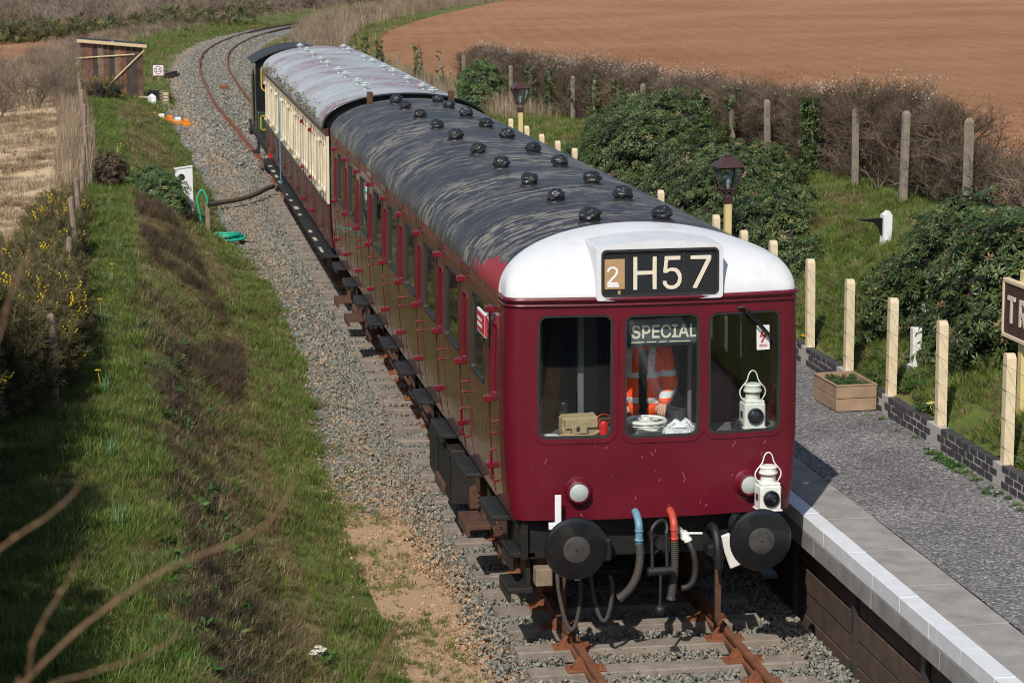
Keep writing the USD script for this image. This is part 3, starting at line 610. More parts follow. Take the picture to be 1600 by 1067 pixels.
# sides
L = 19.45; bays = [2.74+1.96*i for i in range(9)]
def side(sgn):
    fm = map_left if sgn < 0 else map_right; fl = sgn < 0
    body = sbox(.38, ZB, L, 3.30); doors, wins = [], []
    lights = [(c-.17, 2.235, c+.17, 2.95) for c in bays]
    cabdoor = sbox(.40, 1.24, .92, 3.12); cabwin = rrect(.50, 2.25, .82, 2.96, .03)
    bigs = [(1.38, 2.25, 2.24, 3.05)]+[(c+.48, 2.25, c+1.54, 3.05) for c in bays[:-1]]
    cut = [rrect(*b, .05) for b in bigs]; dcut = [sbox(c-.32, 1.23, c+.32, 3.14) for c in bays]
    put('side_panel', panel(body.difference(unary_union(cut+dcut+[cabdoor])), fm, 0, .045, None, fl), 'maroon_side', car, 30)
    for c, lg in zip(bays, lights):
        hole = rrect(*lg, .035); d = put('door', panel(sbox(c-.312, 1.238, c+.312, 3.132).difference(hole), fm, .004, .045, None, fl), 'maroon_side', car, 30)
        doors.append((c, d, hole))
    cd = put('cab_door', panel(cabdoor.buffer(-.008, join_style=2).difference(cabwin), fm, .004, .045, None, fl), 'maroon_side', car, 30)
    for q in cut:
        put('window_seal', panel(q.buffer(.012).difference(q.buffer(-.014)), fm, .006, .04, None, fl), 'rubber', car, 30)
        put('side_window', panel(q.buffer(.001), fm, -.02, .006, None, fl), 'side_glass', car, 30)
    for c, d, hole in doors+[(.66, cd, cabwin)]:
        put('window_frame', panel(hole.buffer(.016).difference(hole.buffer(-.008)), fm, .009, .035, None, fl), 'maroon_front', d, 30)
        put('drop_light', panel(hole.buffer(.001), fm, -.02, .006, None, fl), 'side_glass', d, 30)
        if sgn < 0 or c < 5:
            xo = sgn*(HW+.035)
            for z, yy in ((3.07, .22), (2.18, .30), (1.52, .30)):
                hx = xo*taper(z); b = B().box((hx-sgn*.006, c+yy, z), (.07, .09, .06), .008).box((hx-sgn*.03, c+yy+.06, z), (.02, .16, .05), .004); put('hinge', b, 'red_paint', d, 20)
            put('door_stop_chain', B().tube([(sgn*(HW+.006)*taper(z), c+.335+.004*math.sin(z*9), z) for z in np.linspace(1.24, 3.1, 12)], .0045, 5), 'maroon_front', d, True)
            h = B()
            for z in (2.06, 1.95): h.cyl((sgn*HW*taper(z), c-.22, z), (sgn*(HW+.06), c-.22, z), .012, 8).cyl((sgn*(HW+.055), c-.29, z), (sgn*(HW+.055), c-.15, z), .009, 8)
            put('handle', h, 'red_paint', d, True)
            if sgn < 0 and (c < 3 or c > 18): put('grab_rail', tube([(sgn*(HW-.005)*taper(1.72), c+.02, 1.74), (sgn*(HW+.04), c+.02, 1.73), (sgn*(HW+.045), c+.02, 1.72), (sgn*(HW+.035), c+.02, 1.44), (sgn*(HW+.03), c+.02, 1.43), (sgn*(HW-.005)*taper(1.42), c+.02, 1.42)], .010, 6), 'red_paint', d, True)
    # cantrail: rusted strip under the roof edge
    put('cantrail', panel(sbox(.40, 3.16, L, 3.30), fm, .010, .012, None, fl), 'cantrail_rust', car, 30)
    for c in bays: put('vent_hood', panel(sbox(c-.3, 3.20, c+.3, 3.265), fm, .026, .03, None, fl), 'maroon_side', car, 30)
side(-1); side(1)
sg = put('side_plate', B().bb(-1.475, -1.45, .85, 1.36, 2.79, 3.02, .003).bb(-1.452, -1.38, 1.0, 1.03, 2.85, 2.97).bb(-1.452, -1.38, 1.28, 1.31, 2.85, 2.97), 'sign_white', car, False, label='small red and white lettered plate')
put('red_panel', B().bb(-1.479, -1.4755, .87, 1.34, 2.81, 3.0).bb(-1.475, -1.45, .846, .8495, 2.80, 3.01), 'sign_red', sg, False)
lt = B()
for z, n in ((2.935, 3), (2.875, 4)):
    for i in range(n*2): lt.bb(-1.4815, -1.4795, 1.30-i*.30/(n*2)-.022, 1.30-i*.30/(n*2), z-.016, z+.016)
put('lettering', lt, 'sign_white', sg, False)
# roof and dome
def roof_pt(a, y): return np.stack([-1.405*np.cos(a), y+0*a, 3.28+.575*np.sin(a)**.92], -1)
A_ = np.linspace(0, pi, 49)
def dome_back(a): return .40+.62*np.sin(a)**1.2
def grid_mesh(Pg, flip=False):
    r, c = Pg.shape[:2]; V = Pg.reshape(-1, 3); a = (np.arange(r-1)[:, None]*c+np.arange(c-1)[None]).ravel()
    F = np.vstack([np.c_[a, a+1, a+c+1], np.c_[a, a+c+1, a+c]])
    return trimesh.Trimesh(V, F[:, ::-1] if flip else F, process=False)
t = np.linspace(0, 1, 60); rows = []
for q in t: rows.append(roof_pt(A_, dome_back(A_)+(L-dome_back(A_))*q))
put('roof', grid_mesh(np.array(rows)), 'roof_dark', car, True)
lo = map_front(FSM*-np.cos(A_), 3.28+0*A_, 0.0); lo[0] = [-1.405, .38, 3.28]; lo[-1] = [1.405, .38, 3.28]
up = roof_pt(A_, dome_back(A_)); rows = []
for v in np.linspace(0, 1, 22):
    c_, s_ = 1-math.cos(v*pi/2), math.sin(v*pi/2)
    q = lo+(up-lo)*c_; q[:, 2] = lo[:, 2]+(up[:, 2]-lo[:, 2])*s_; rows.append(q+np.array([0, 0, .004]))
put('cab_dome', grid_mesh(np.array(rows)), 'dome_white', car, True)
# headcode box
hb = [(-.60, 3.27)]+[(.60, 3.27)]+[(x, 3.768+.05*(1-(x/.6)**2)) for x in np.linspace(.60, -.60, 15)]
hx = Polygon(hb).buffer(-.03).buffer(.03); hx = affinity.translate(hx, .025, 0)
win = rrect(-.53, 3.305, .585, 3.745, .05)
boxp = extr_y(hx, -.145, .75).difference(extr_y(win, -.5, -.09)) if False else None
hd = put('headcode_box', [extr_y(hx.difference(win), -.138, -.08), extr_y(hx, -.08, .80)], 'dome_white', car, 30)
put('blind_panel', extr_y(win, -.118, -.0805), 'board_black', hd, False)
put('blind_frame', extr_y(win.difference(win.buffer(-.022)), -.145, -.12), 'rubber', hd, False)
for x in (-.285, -.02, .255): put('divider', B().bb(x-.006, x+.006, -.124, -.1185, 3.33, 3.72), 'rubber', hd, False)
def words(text, h, x, z, y, bold=False, depth=.003, wscale=1.0):
    m = meshkit.text_mesh(text, h, depth, bold); v = m.vertices.copy(); w = v[:, 0].max()-v[:, 0].min()
    m.vertices = np.c_[(v[:, 0]-v[:, 0].min()-w/2)*wscale+x, y-v[:, 2], v[:, 1]+z]; m.fix_normals(); return m
put('blind_card', B().bb(-.495, -.305, -.124, -.1185, 3.375, 3.655, .001), 'card', hd, False)
put('digit', words('2', .165, -.42, 3.42, -.1245), 'letter_white', hd, False)
put('card_label', B().bb(-.47, -.36, -.1275, -.1245, 3.395, 3.418), 'letter_white', hd, False); put('card_scrap', B().bb(-.37, -.345, -.123, -.1185, 3.325, 3.362), 'card', hd, False)
for ch, x, ws in (('H', -.115, 1.0), ('5', .145, 1.0), ('7', .415, 1.08)): put('letter' if ch == 'H' else 'digit', words(ch, .305, x, 3.365, -.1235, wscale=ws*.92), 'letter_cream', hd, False)
# roof ventilators
def vent(black, seed=5):
    b = B(); r = np.random.default_rng(seed)
    if black:            # sheeted over: crumpled shiny lumps
        m = trimesh.creation.icosphere(3, .1); v = m.vertices; n = meshkit.fbm(v*26+seed, 3, seed)-.5; f = np.round(meshkit.noise(v*15+seed, seed)*3)/3-.5
        m.vertices = v*(1+n*.55+f*.16)[:, None]*np.array([1.05, 1.05, .85])+np.array([0, 0, .075]); m.vertices[:, 2] = np.maximum(m.vertices[:, 2], 0); b.add(m)
        b.lathe([(0, 0), (.125, 0), (.12, .015), (.09, .03), (.0, .03)], n=16)
    else:
        b.lathe([(0, 0), (.06, 0), (.05, .03), (.05, .06), (.09, .10), (.06, .15), (0, .16)], n=10)
        for i in range(9):
            a = i*2*pi/9; q = rotm([0, 0, 1], a)@trimesh.transformations.translation_matrix([.06, 0, .08]); b.add(xf(xf(cbox((.05, 0, 0), (.10, .06, .035), .008), rotm([0, 1, 0], -.75)), q))
            q = rotm([0, 0, 1], a+.35)@trimesh.transformations.translation_matrix([.03, 0, .12]); b.add(xf(xf(cbox((.045, 0, 0), (.09, .05, .03), .008), rotm([0, 1, 0], -1.15)), q))
    return b.mesh()
VBS = [vent(True, s_) for s_ in (5, 8, 12, 17)]
vb, vw = vent(True), vent(False)
VY = [1.28, 3.15, 4.85, 6.9, 8.85, 11.0, 13.0, 15.1, 17.1, 18.5]
for sx in (-.36, .36):
    for i, y in enumerate(VY):
        z = 3.28+.575*math.sin(math.acos(abs(sx)/1.405))**.92
        m = xf(VBS[(i+(sx > 0)*2) % 4], rotm([0, 0, 1], i*1.7+sx)); m.apply_transform(trimesh.transformations.scale_matrix(rs.uniform(.92, 1.06))); m.apply_translation((sx, y, z-.01)); put('roof_ventilator', m, 'vent_black', car, 40)
# end wall, floor, inside
endp = Polygon([(-1.34, 1.19), (1.34, 1.19), (1.41, 1.95), (1.41, 2.6), (1.39, 3.28)]+[tuple(roof_pt(np.array(a), 0)[[0, 2]]) for a in np.linspace(pi, 0, 20)][1:-1]+[(-1.39, 3.28), (-1.41, 2.6), (-1.41, 1.95)])
put('end_wall', extr_y(endp.buffer(-.005), L-.06, L-.01), 'black_paint', car, 30)
put('floor', B().bb(-1.3, 1.3, .12, L-.07, 1.10, 1.185), 'cab_dark', car, False)
bulk = sbox(-1.34, 1.19, 1.34, 3.3).difference(sbox(-.32, 1.19, .35, 3.05)).difference(unary_union([rrect(-1.15, 2.1, -.5, 2.95, .06), rrect(.5, 2.1, 1.15, 2.95, .06)]))
put('cab_bulkhead', extr_y(bulk, 1.12, 1.16), 'cab_dark', car, False)
for i, c in enumerate(bays[:-1]):
    cc = c+.98
    for sx in ((-1, 1)):
        b = B().bb(sx*.3, sx*1.3, cc-.48, cc-.06, 1.5, 1.66, .04).bb(sx*.3, sx*1.3, cc+.06, cc+.48, 1.5, 1.66, .04).bb(sx*.3, sx*1.3, cc-.09, cc+.09, 1.5, 2.36, .05)
        put('seat', b, 'seat_cloth', car, 30)
# cab desk and controls
dk = [map_front(float(s_of_x(x)), 1.9, -.06)[:2] for x in np.linspace(-1.3, 1.3, 21)]
deskp = Polygon(list(map(tuple, dk))+[(1.28, .50), (-1.28, .50)])
put('cab_desk', B().add(xf(extr(deskp, .05), trimesh.transformations.translation_matrix([0, 0, 1.90]))).bb(-1.25, 1.25, .44, .50, 1.25, 1.90, .01), 'cab_grey', car, False)
put('cab_seat', B().bb(.55, 1.05, .62, 1.05, 1.60, 1.72, .04).bb(.55, 1.05, 1.0, 1.09, 1.7, 2.35, .04).bb(.74, .86, .8, .92, 1.19, 1.6), 'cab_maroon', car, 30)
put('partition_post', B().bb(-.62, -.56, .55, .61, 1.2, 3.1, .01).bb(.46, .50, .55, .59, 1.2, 3.1, .01).bb(-1.0, -.93, .75, .82, 1.2, 3.1, .01), 'cab_grey', car, False)
put('control_stand', B().bb(.16, .46, .40, .58, 1.25, 2.0, .02).cyl((.36, .46, 2.0), (.36, .46, 2.1), .06, 14).cyl((.36, .46, 2.1), (.28, .42, 2.13), .012, 8), 'cab_dark', car, 20)
def ring(R_, r, c, n=40, tilt=0.0):
    a = np.linspace(0, 2*pi, n+1); P = np.c_[R_*np.cos(a), R_*np.sin(a), 0*a]; m = tube(P, r, 8, cap=False); m.apply_transform(rotm([1, 0, 0], tilt)); m.apply_translation(c); return m
hw = B().add(ring(.185, .018, (-.03, .2, 2.06))).add(ring(.185, .006, (-.03, .2, 2.028))).lathe([(0, .0), (.05, 0), (.05, .05), (.025, .07), (0, .07)], (-.03, .2, 2.03))
for a in np.arange(4)*pi/2+.5: hw.tube([(-.03, .2, 2.05), (-.03+.185*math.cos(a), .2+.185*math.sin(a), 2.06)], .013, 6)
put('hand_wheel', hw, 'white_enamel', car, True); put('wheel_stand', B().bb(-.14, .10, .13, .29, 1.95, 1.985, .005).cyl((-.03, .2, 1.95), (-.03, .2, 2.04), .03, 12), 'white_enamel', car, 20)
bl = put('destination_box', B().bb(-.33, .45, .03, .10, 2.80, 3.10, .006), 'board_black', car, False)
mat('blind_cloth', {'p': ('principled_bsdf', {'base_color': (.05, .075, .08), 'roughness': .8})}, [])
put('destination_blind', B().bb(-.31, .43, .018, .029, 2.83, 3.07), 'blind_cloth', bl, False)
put('lettering', words('SPECIAL', .118, .105, 2.885, .017, True, wscale=.92), 'letter_cream', bl, False)
put('underline', [cbox((x, .0165, 2.845), (w_, .002, .008)) for x, w_ in ((-.15, .12), (-.02, .09), (.09, .07), (.25, .2))], 'letter_cream', bl, False)
st = put('warning_sticker', panel(rrect(float(s_of_x(.985)), 2.745, float(s_of_x(1.115)), 2.98, .004), map_front, -.0145, .001, FU), 'sign_white', car, False)
zg = Polygon([(1.055, 2.965), (1.005, 2.875), (1.045, 2.885), (1.02, 2.82), (1.10, 2.895), (1.06, 2.89), (1.085, 2.95)])
zg = LineString([(1.06, 2.95), (1.025, 2.875), (1.075, 2.885), (1.035, 2.82)]).buffer(.009, join_style=2)
put('lightning_mark', panel(affinity.translate(zg, float(s_of_x(1.05))-1.05, 0), map_front, -.012, .001, FU), 'orange_red', st, False)
put('small_print', panel(unary_union([sbox(float(s_of_x(1.05))-.04, z, float(s_of_x(1.05))+.04, z+.007) for z in (2.775, 2.79)]), map_front, -.012, .001, FU), 'orange_red', st, False)
# wiper
w0, w1 = map_front(float(s_of_x(.84)), 3.15, .05), map_front(float(s_of_x(1.16)), 2.80, .035)
put('wiper', B().tube([map_front(float(s_of_x(.78)), 3.165, .02), map_front(float(s_of_x(.84)), 3.17, .05), w0], .016, 6).tube([w0, w0*.5+w1*.5+np.array([0, -.02, 0]), w1], .008, 6).tube([map_front(float(s_of_x(x)), z, .02) for x, z in ((.90, 3.12), (1.03, 2.96), (1.165, 2.79))], .011, 5).tube([w0+np.array([.03, 0, 0]), w1+np.array([-.02, 0, .05])], .007, 5), 'black_iron', car, True)
r12 = np.random.default_rng(12); chips = B()
for _ in range(34):
    x_, z_, a_, l_ = r12.uniform(-1.2, 1.25), r12.uniform(1.22, 1.93), r12.normal(1.4, .5), r12.uniform(.006, .035)*r12.choice([1, 1, 1, 2.2]); s0 = float(s_of_x(x_)); w_ = r12.uniform(.0015, .003)
    chips.add(panel(LineString([(s0, z_), (s0+l_*math.cos(a_), z_+l_*math.sin(a_))]).buffer(w_, quad_segs=2), map_front, .0012, .0011, FU))
put('paint_chips', chips, 'chip_pink', car, False, kind='stuff')
rv = B()
for s_ in np.r_[np.linspace(-FSM+.25, FSM-.25, 26)]: rv.add(trimesh.creation.icosphere(1, .007).apply_translation(map_front(s_, 3.20, .001)))
for z_ in np.linspace(1.3, 3.15, 22):
    for s_ in (-FSM+.34, FSM-.34): rv.add(trimesh.creation.icosphere(1, .006).apply_translation(map_front(s_, z_, .001)))
put('rivets', rv, 'maroon_front', car, True, kind='stuff')
# marker lights
for x in (-.755, .905):
    c = map_front(float(s_of_x(x)), 1.475, 0); nrm = map_front(float(s_of_x(x)), 1.475, 1.0)-c; nrm[2] = 0; nrm /= np.linalg.norm(nrm)
    ml = put('marker_light', lathe([(.135, 0), (.135, .012), (.118, .03), (.108, .05), (.108, .085), (.09, .092), (.088, .075), (0, .075)], c, nrm, 36), 'maroon_front', car, 35)
    put('lens', lathe([(.089, .078), (.06, .093), (.03, .099), (0, .101)], c, nrm, 30), 'lens_glass', ml, True)
    bo = B()
    for a in np.arange(6)*pi/3+.3: bo.add(trimesh.creation.icosphere(1, .008).apply_translation(c+np.array([.127*math.cos(a), -.012, .127*math.sin(a)])))
    put('bolts', bo, 'maroon_front', ml, True)
# under the front
put('buffer_beam', B().bb(-1.22, 1.22, .10, .16, .78, 1.18, .01).bb(-.9, .9, .16, .5, .85, 1.15).bb(-1.26, -1.2, .04, .5, .80, 1.18), 'black_iron', car, False)
for x in (-.865, .88):
    bf = put('buffer', lathe([(0, -.67), (.06, -.672), (.24, -.655), (.288, -.635), (.295, -.62), (.288, -.608), (.2, -.60), (.07, -.59), (.065, -.3), (.10, -.29), (.105, -.02), (.15, 0), (.15, .10)], (x, 0, 1.06), (0, 1, 0), 40), 'black_paint', car, 40)
    put('worn_patch', lathe([(0, -.6745), (.055, -.6745), (.11, -.672), (.125, -.667)], (x, 0, 1.06), (0, 1, 0), 24), 'old_steel', bf, True)
    put('centre_stud', lathe([(0, -.679), (.012, -.678), (.014, -.672)], (x, 0, 1.06), (0, 1, 0), 10), 'black_iron', bf, True)
put('lamp_iron', B().bb(-.985, -.925, -.215, -.20, 1.17, 1.47, .004).bb(-1.04, -.93, -.21, -.16, 1.14, 1.2, .004), 'white_paint', car, False)
def air_hose(x, color, end, name):
    put(name, B().tube(spline([(x, .12, 1.17), (x, -.22, 1.22), (x, -.28, 1.16), (x, -.285, 1.05), (x, -.285, .98)], 16), .037, 10).cyl((x, -.285, 1.01), (x, -.285, 1.035), .042, 12).cyl((x, -.285, 1.10), (x, -.285, 1.12), .041, 12), color, car, True)
    P = spline([(x, -.285, .99), (x, -.31, .80), ((x+end[0])/2, -.32, .58), end], 60); rr = .036+.006*(np.arange(60) % 2)
    put('vacuum_hose', tube(P, rr, 10), 'hose_cloth', car, 60); put('hose_end', cyl(P[-1], P[-1]+(P[-1]-P[-2])*3.2, .045, 10), 'old_steel', car, 30)
air_hose(-.20, 'light_blue', (-.37, -.30, .49), 'standpipe'); air_hose(.135, 'orange_red', (.10, -.33, .47), 'standpipe')
put('brake_hose', tube(spline([(.27, -.28, 1.0), (.30, -.33, .92), (.33, -.34, .75), (.27, -.34, .57), (.20, -.32, .55)], 24), .03, 8), 'rubber', car, True)
put('brake_cock', B().box((.25, -.22, 1.03), (.07, .12, .08), .01).cyl((.25, -.26, 1.06), (.41, -.27, 1.055), .011, 8).cyl((.262, -.275, 1.02), (.275, -.285, .985), .04, 10).cyl((.25, .1, 1.03), (.25, -.2, 1.03), .03, 8), 'white_enamel', car, 30)
cp = B()
for dx in (-.085, .055): cp.tube([(dx*1.0-.02, -.40, 1.10), (dx-.02, -.44, .78)], .018, 8)
cp.tube(spline([(-.105, -.40, 1.10), (-.06, -.38, 1.20), (.0, -.36, 1.22), (.035, -.40, 1.10)], 14), .02, 8).cyl((-.15, -.45, .76), (.09, -.45, .76), .042, 12).tube([(-.03, -.46, .76), (-.045, -.50, .44)], .015, 8)
cp.add(trimesh.creation.icosphere(2, .05).apply_translation((-.045, -.50, .40))).tube([(-.02, .1, .98), (-.02, -.42, 1.0)], .045, 10).tube([(-.09, -.36, .82), (-.07, -.38, .92), (.0, -.40, .98)], .014, 6)
put('screw_coupling', cp, 'black_iron', car, 40)
for x0, x1, zt, zl, nm in ((-.93, -.785, .72, .18, 'jumper_cable'), (-.62, -.475, .70, .25, 'jumper_cable')):
    put(nm, tube(spline([(x0, -.10, zt), (x0+.0, -.20, zl+.25), ((x0+x1)/2+.02, -.26, zl), (x1+.02, -.25, zl+.2), (x1, -.22, zt-.03)], 40), .021, 8), 'hose_cloth', car, True)
put('jumper_plug', B().cyl((-.79, -.24, .70), (-.78, -.23, .80), .045, 12).add(ring(.062, .01, (-.787, -.25, .73), 24, .3)).cyl((-.785, -.245, .655), (-.785, -.245, .70), .025, 10), 'white_enamel', car, 30)
put('jumper_socket', B().bb(-.55, -.42, -.12, .08, .78, 1.0, .02).bb(-.66, -.58, -.12, .05, .66, .80, .02).bb(.5, .66, -.15, .08, .78, .9, .02), 'black_iron', car, 20)
put('heating_pipe', B().tube(spline([(.56, .1, 1.0), (.57, -.2, .98), (.575, -.24, .85), (.58, -.24, .70)], 16), .043, 12).cyl((.58, -.24, .78), (.58, -.24, .81), .052, 12), 'black_iron', car, 40)
put('white_bracket', B().add(xf(cbox((0, 0, 0), (.11, .03, .34), .01), rotm([0, 1, 0], -.35)@np.eye(4))).mesh().apply_translation((.71, -.15, .84)), 'white_enamel', car, 20)
put('guard_iron', B().bb(.60, .655, -.05, .0, .12, .75, .004).bb(-.885, -.85, -.05, .0, .10, .72, .004), 'rust_dark', car, False)
put('front_step', B().bb(-1.36, -1.12, .1, .62, .80, .85, .006).bb(-1.36, -1.33, .1, .62, .68, .82, .004).bb(-1.40, -1.16, .0, .55, .48, .53, .006).bb(-1.40, -1.37, .0, .55, .40, .50, .004).bb(-1.2, -1.16, .15, .5, .5, 1.15, .004).bb(1.05, 1.2, -.1, .4, .53, .57), 'dirty_black', car, False)
put('front_block', B().bb(-1.14, -.98, -.05, .12, .55, .72, .01), 'grey_wood', car, False)
# steps and underframe along the side
for i, c in enumerate([.9]+bays):
    put('footboard', B().bb(-1.47, -1.20, c-.42, c+.42, 1.075, 1.12, .008).bb(-1.475, -1.44, c-.42, c+.42, 1.03, 1.10, .006).bb(-1.22, -1.18, c-.3, c-.24, .7, 1.1).bb(-1.22, -1.18, c+.24, c+.3, .7, 1.1), 'dirty_black', car, False)
    if i in (1, 2, 8, 9): put('lower_footboard', B().bb(-1.46, -1.2, c-.36, c+.3, .50, .55, .006).bb(-1.46, -1.42, c-.36, c+.3, .43, .51, .006).bb(-1.26, -1.2, c-.05, c+.03, .5, 1.0), 'rust_dark', car, False)
put('sole_bar', B().bb(-1.20, -1.12, .3, L-.1, .93, 1.17, .01).bb(1.12, 1.2, .3, L-.1, .93, 1.17, .01), 'dirty_black', car, False)
put('battery_box', B().bb(-1.40, -.7, 4.0, 5.0, .38, 1.0, .015).bb(-1.40, -.7, 5.06, 5.85, .38, 1.0, .015), 'dirty_black', car, False)
put('box_lid', B().bb(-1.418, -1.402, 4.05, 4.48, .43, .95, .004).bb(-1.418, -1.402, 4.52, 4.95, .43, .95, .004).bb(-1.418, -1.402, 5.1, 5.8, .43, .95, .004), 'black_iron', car, False)
for y in (7.2, 8.3, 9.6, 11.0, 12.3): put('under_tank', B().bb(-1.15, -.5, y, y+.7, .42, .95, .03).cyl((-1.1, y-.2, .6), (-1.1, y+.9, .6), .06, 8), 'rust_dark', car, 20)
put('under_pipe', B().tube([(-1.22, 6, .72), (-1.22, 13.5, .7)], .025, 6).tube([(-1.18, 6, .86), (-1.18, 13.5, .86)], .03, 6), 'rust_dark', car, True)
def bogie(parent, yc, xw=1.08):
    b = B()
    for sx in (-1, 1):
        b.bb(sx*xw-.05, sx*xw+.05, yc-1.55, yc+1.55, .56, .76, .02).bb(sx*xw-.10, sx*xw+.10, yc-.45, yc+.45, .38, .58, .03)
        for dy in (-1.2, 1.2): b.bb(sx*(xw+.03)-.09, sx*(xw+.03)+.09, yc+dy-.16, yc+dy+.16, .32, .60, .03).lathe([(0, 0), (.085, 0), (.08, .03), (0, .035)], (sx*(xw+.12), yc+dy, .45), (sx, 0, 0), 14)
        for dy in (-.75, .75): b.add(tube([(sx*xw+.06*math.cos(q), yc+dy+.06*math.sin(q), .40+.22*q/25) for q in np.linspace(0, 25, 60)], .014, 5))
    b.bb(-1.0, 1.0, yc-.2, yc+.2, .5, .9)
    g_ = put('bogie', b, 'rust_dark', parent, 25)
    for dy in (-1.2, 1.2):
        w = B()
        for sx in (-1, 1): w.lathe([(.05, -.07), (.40, -.065), (.42, -.05), (.455, -.06), (.455, .02), (.43, .07), (.40, .06), (.36, .035), (.12, .05), (.1, .09), (.04, .09)], (sx*.745, yc+dy, .457), (sx, 0, 0), 40)
        w.cyl((-.75, yc+dy, .457), (.75, yc+dy, .457), .07, 12); put('wheelset', w, 'rust_dark', g_, 35)
bogie(car, 2.9); bogie(car, 16.6)
put('exhaust_stack', B().bb(-.76, -.66, L-.08, L+.02, 3.4, 3.98, .01), 'rust_dark', car, False); put('exhaust_stack', B().bb(.66, .76, L-.08, L+.02, 3.4, 3.98, .01), 'rust_dark', car, False)
# ------------------------------------------------------------------ second coach
coach = thing('passenger_coach', 'old cream and maroon coach with pale streaked roof behind the railcar', 'coach', (0, 0, 0))
C0, C1 = 20.25, 39.6; CW = 1.42
def cmap(sgn):
    def f(y, z, off): return np.stack([sgn*(CW+off)*np.interp(z, [1.15, 1.5, 2.0, 3.3], [1.36, 1.41, 1.42, 1.41])/1.42, y, z], -1)
    return f
cw_c = [C0+1.05+2.16*i for i in range(9)]
for sgn in (-1, 1):
    fm, fl = cmap(sgn), sgn < 0; lights = []
    for c in cw_c:
        lights += [(c-.21, c+.21), (c-.78, c-.40), (c+.40, c+.78)]
    hs = [rrect(a, 2.12, b, 3.0, .10) for a, b in lights]
    put('lower_panel', panel(sbox(C0, 1.17, C1, 1.96), fm, 0, .045, None, fl), 'maroon_old', coach, 30)
    up_ = sbox(C0, 1.96, C1, 3.16).difference(unary_union(hs))
    put('upper_panel', panel(up_, fm, 0, .045, None, fl), 'cream_coach', coach, 30)
    put('waist_bead', panel(sbox(C0, 1.93, C1, 1.985), fm, .014, .014, None, fl), 'old_steel', coach, 30)
    put('cornice', panel(sbox(C0, 3.16, C1, 3.30), fm, .012, .05, None, fl), 'maroon_old', coach, 30)
    for i, (h, (a, b)) in enumerate(zip(hs, lights)):
        w = put('window', panel(h, fm, -.028, .006, None, fl), 'side_glass', coach, 30)
        dr = i % 3 == 0; k_ = i//3
        if sgn < 0 or i < 12: put('frame', panel(h.buffer(.035).difference(h.buffer(-.012)), fm, .012, .05, None, fl), 'cream_coach', w, 30)
        if sgn < 0 and (i*7) % 5 < 2: put('blind', panel(h.intersection(sbox(a, 2.45+.1*((i*3) % 4), b, 3.1)), fm, -.06, .006, None, fl), 'cream_post', w, 30)
    for k_, c in enumerate(cw_c):
        red = k_ in (1, 2)
        bd = B()
        for yy in (c-.32, c+.32): bd.add(panel(sbox(yy-.014, 1.22, yy+.014, 3.12), fm, .010, .012, None, fl))
        put('door_bead', bd, 'maroon_old' if not red else 'red_paint', coach, 30)
        if sgn < 0:
            if red: put('red_pillar', panel(sbox(c+.235, 2.0, c+.305, 3.1), fm, .017, .018, None, fl), 'red_paint', coach, 30, label='freshly painted red pillar strip')
            for z in (3.0, 2.1, 1.45): put('hinge', B().box((sgn*1.45, c+.30, z), (.07, .10, .07), .006), 'red_paint' if red else 'cream_coach' if z > 2.05 else 'maroon_old', coach, False)
            put('handle', B().cyl((-1.42, c-.24, 1.86), (-1.48, c-.24, 1.86), .012, 8).cyl((-1.475, c-.30, 1.86), (-1.475, c-.18, 1.86), .012, 8).cyl((-1.46, c-.34, 1.55), (-1.46, c-.34, 1.9), .010, 6), 'old_steel', coach, True)
def croof(a, y): return np.stack([-1.46*np.cos(a), y+0*a, 3.31+.57*np.abs(np.sin(a))**.86], -1)
put('roof', grid_mesh(np.array([croof(A_, y+0*A_) for y in np.linspace(C0-.03, C1+.03, 50)])), 'roof_grey', coach, True)
rm = np.random.default_rng(44); n = 1500; ym = rm.uniform(C0+.1, C1, n); am = np.abs(rm.normal(0, .13, n))+.04; k = meshkit.fbm(np.stack([ym*1.1, am*6, 0*ym], -1), 3, 4) > .44; ym, am = ym[k], am[k]
MOSS = [(trimesh.convex.convex_hull(np.random.default_rng(q).normal(0, 1, (12, 3))*[.012, .02, .007]), 'moss') for q in (1, 2)]
plain('moss', (.15, .15, .10), .95, .35, 20); scatter('moss', coach, [(m_, 'moss') for m_, _ in MOSS], croof(am, ym), None, rm.uniform(.6, 1.5, len(ym)))
put('roof_end_rim', tube([croof(np.array(a), np.array(C0-.03)) for a in np.linspace(.0, pi, 40)], .028, 6), 'black_paint', coach, True)
put('gutter', B().tube([(-1.47, y, 3.30) for y in np.linspace(C0, C1, 12)], .022, 6).tube([(1.47, y, 3.30) for y in np.linspace(C0, C1, 12)], .022, 6), 'maroon_old', coach, True)
cend = Polygon([(-1.36, 1.17), (1.36, 1.17), (1.42, 2.0), (1.41, 3.3)]+[tuple(croof(np.array(a), 0)[[0, 2]]) for a in np.linspace(pi, 0, 20)][1:-1]+[(-1.41, 3.3), (-1.42, 2.0)]).buffer(-.02)
put('end_wall', extr_y(cend, C0+.02, C0+.07), 'black_paint', coach, 30); put('end_wall', extr_y(cend, C1-.07, C1-.02), 'black_paint', coach, 30)
put('floor', B().bb(-1.3, 1.3, C0+.08, C1-.08, 1.1, 1.18), 'cab_dark', coach, False)
for c in cw_c[:-1]:
    put('compartment_wall', B().bb(-1.36, 1.36, c+1.06, c+1.10, 1.19, 3.3), 'cab_maroon', coach, False)
    put('seat', B().bb(-1.3, 1.3, c+.55, c+1.05, 1.5, 1.68, .04).bb(-1.3, 1.3, c+1.11, c+1.6, 1.5, 1.68, .04), 'seat_cloth', coach, 20)
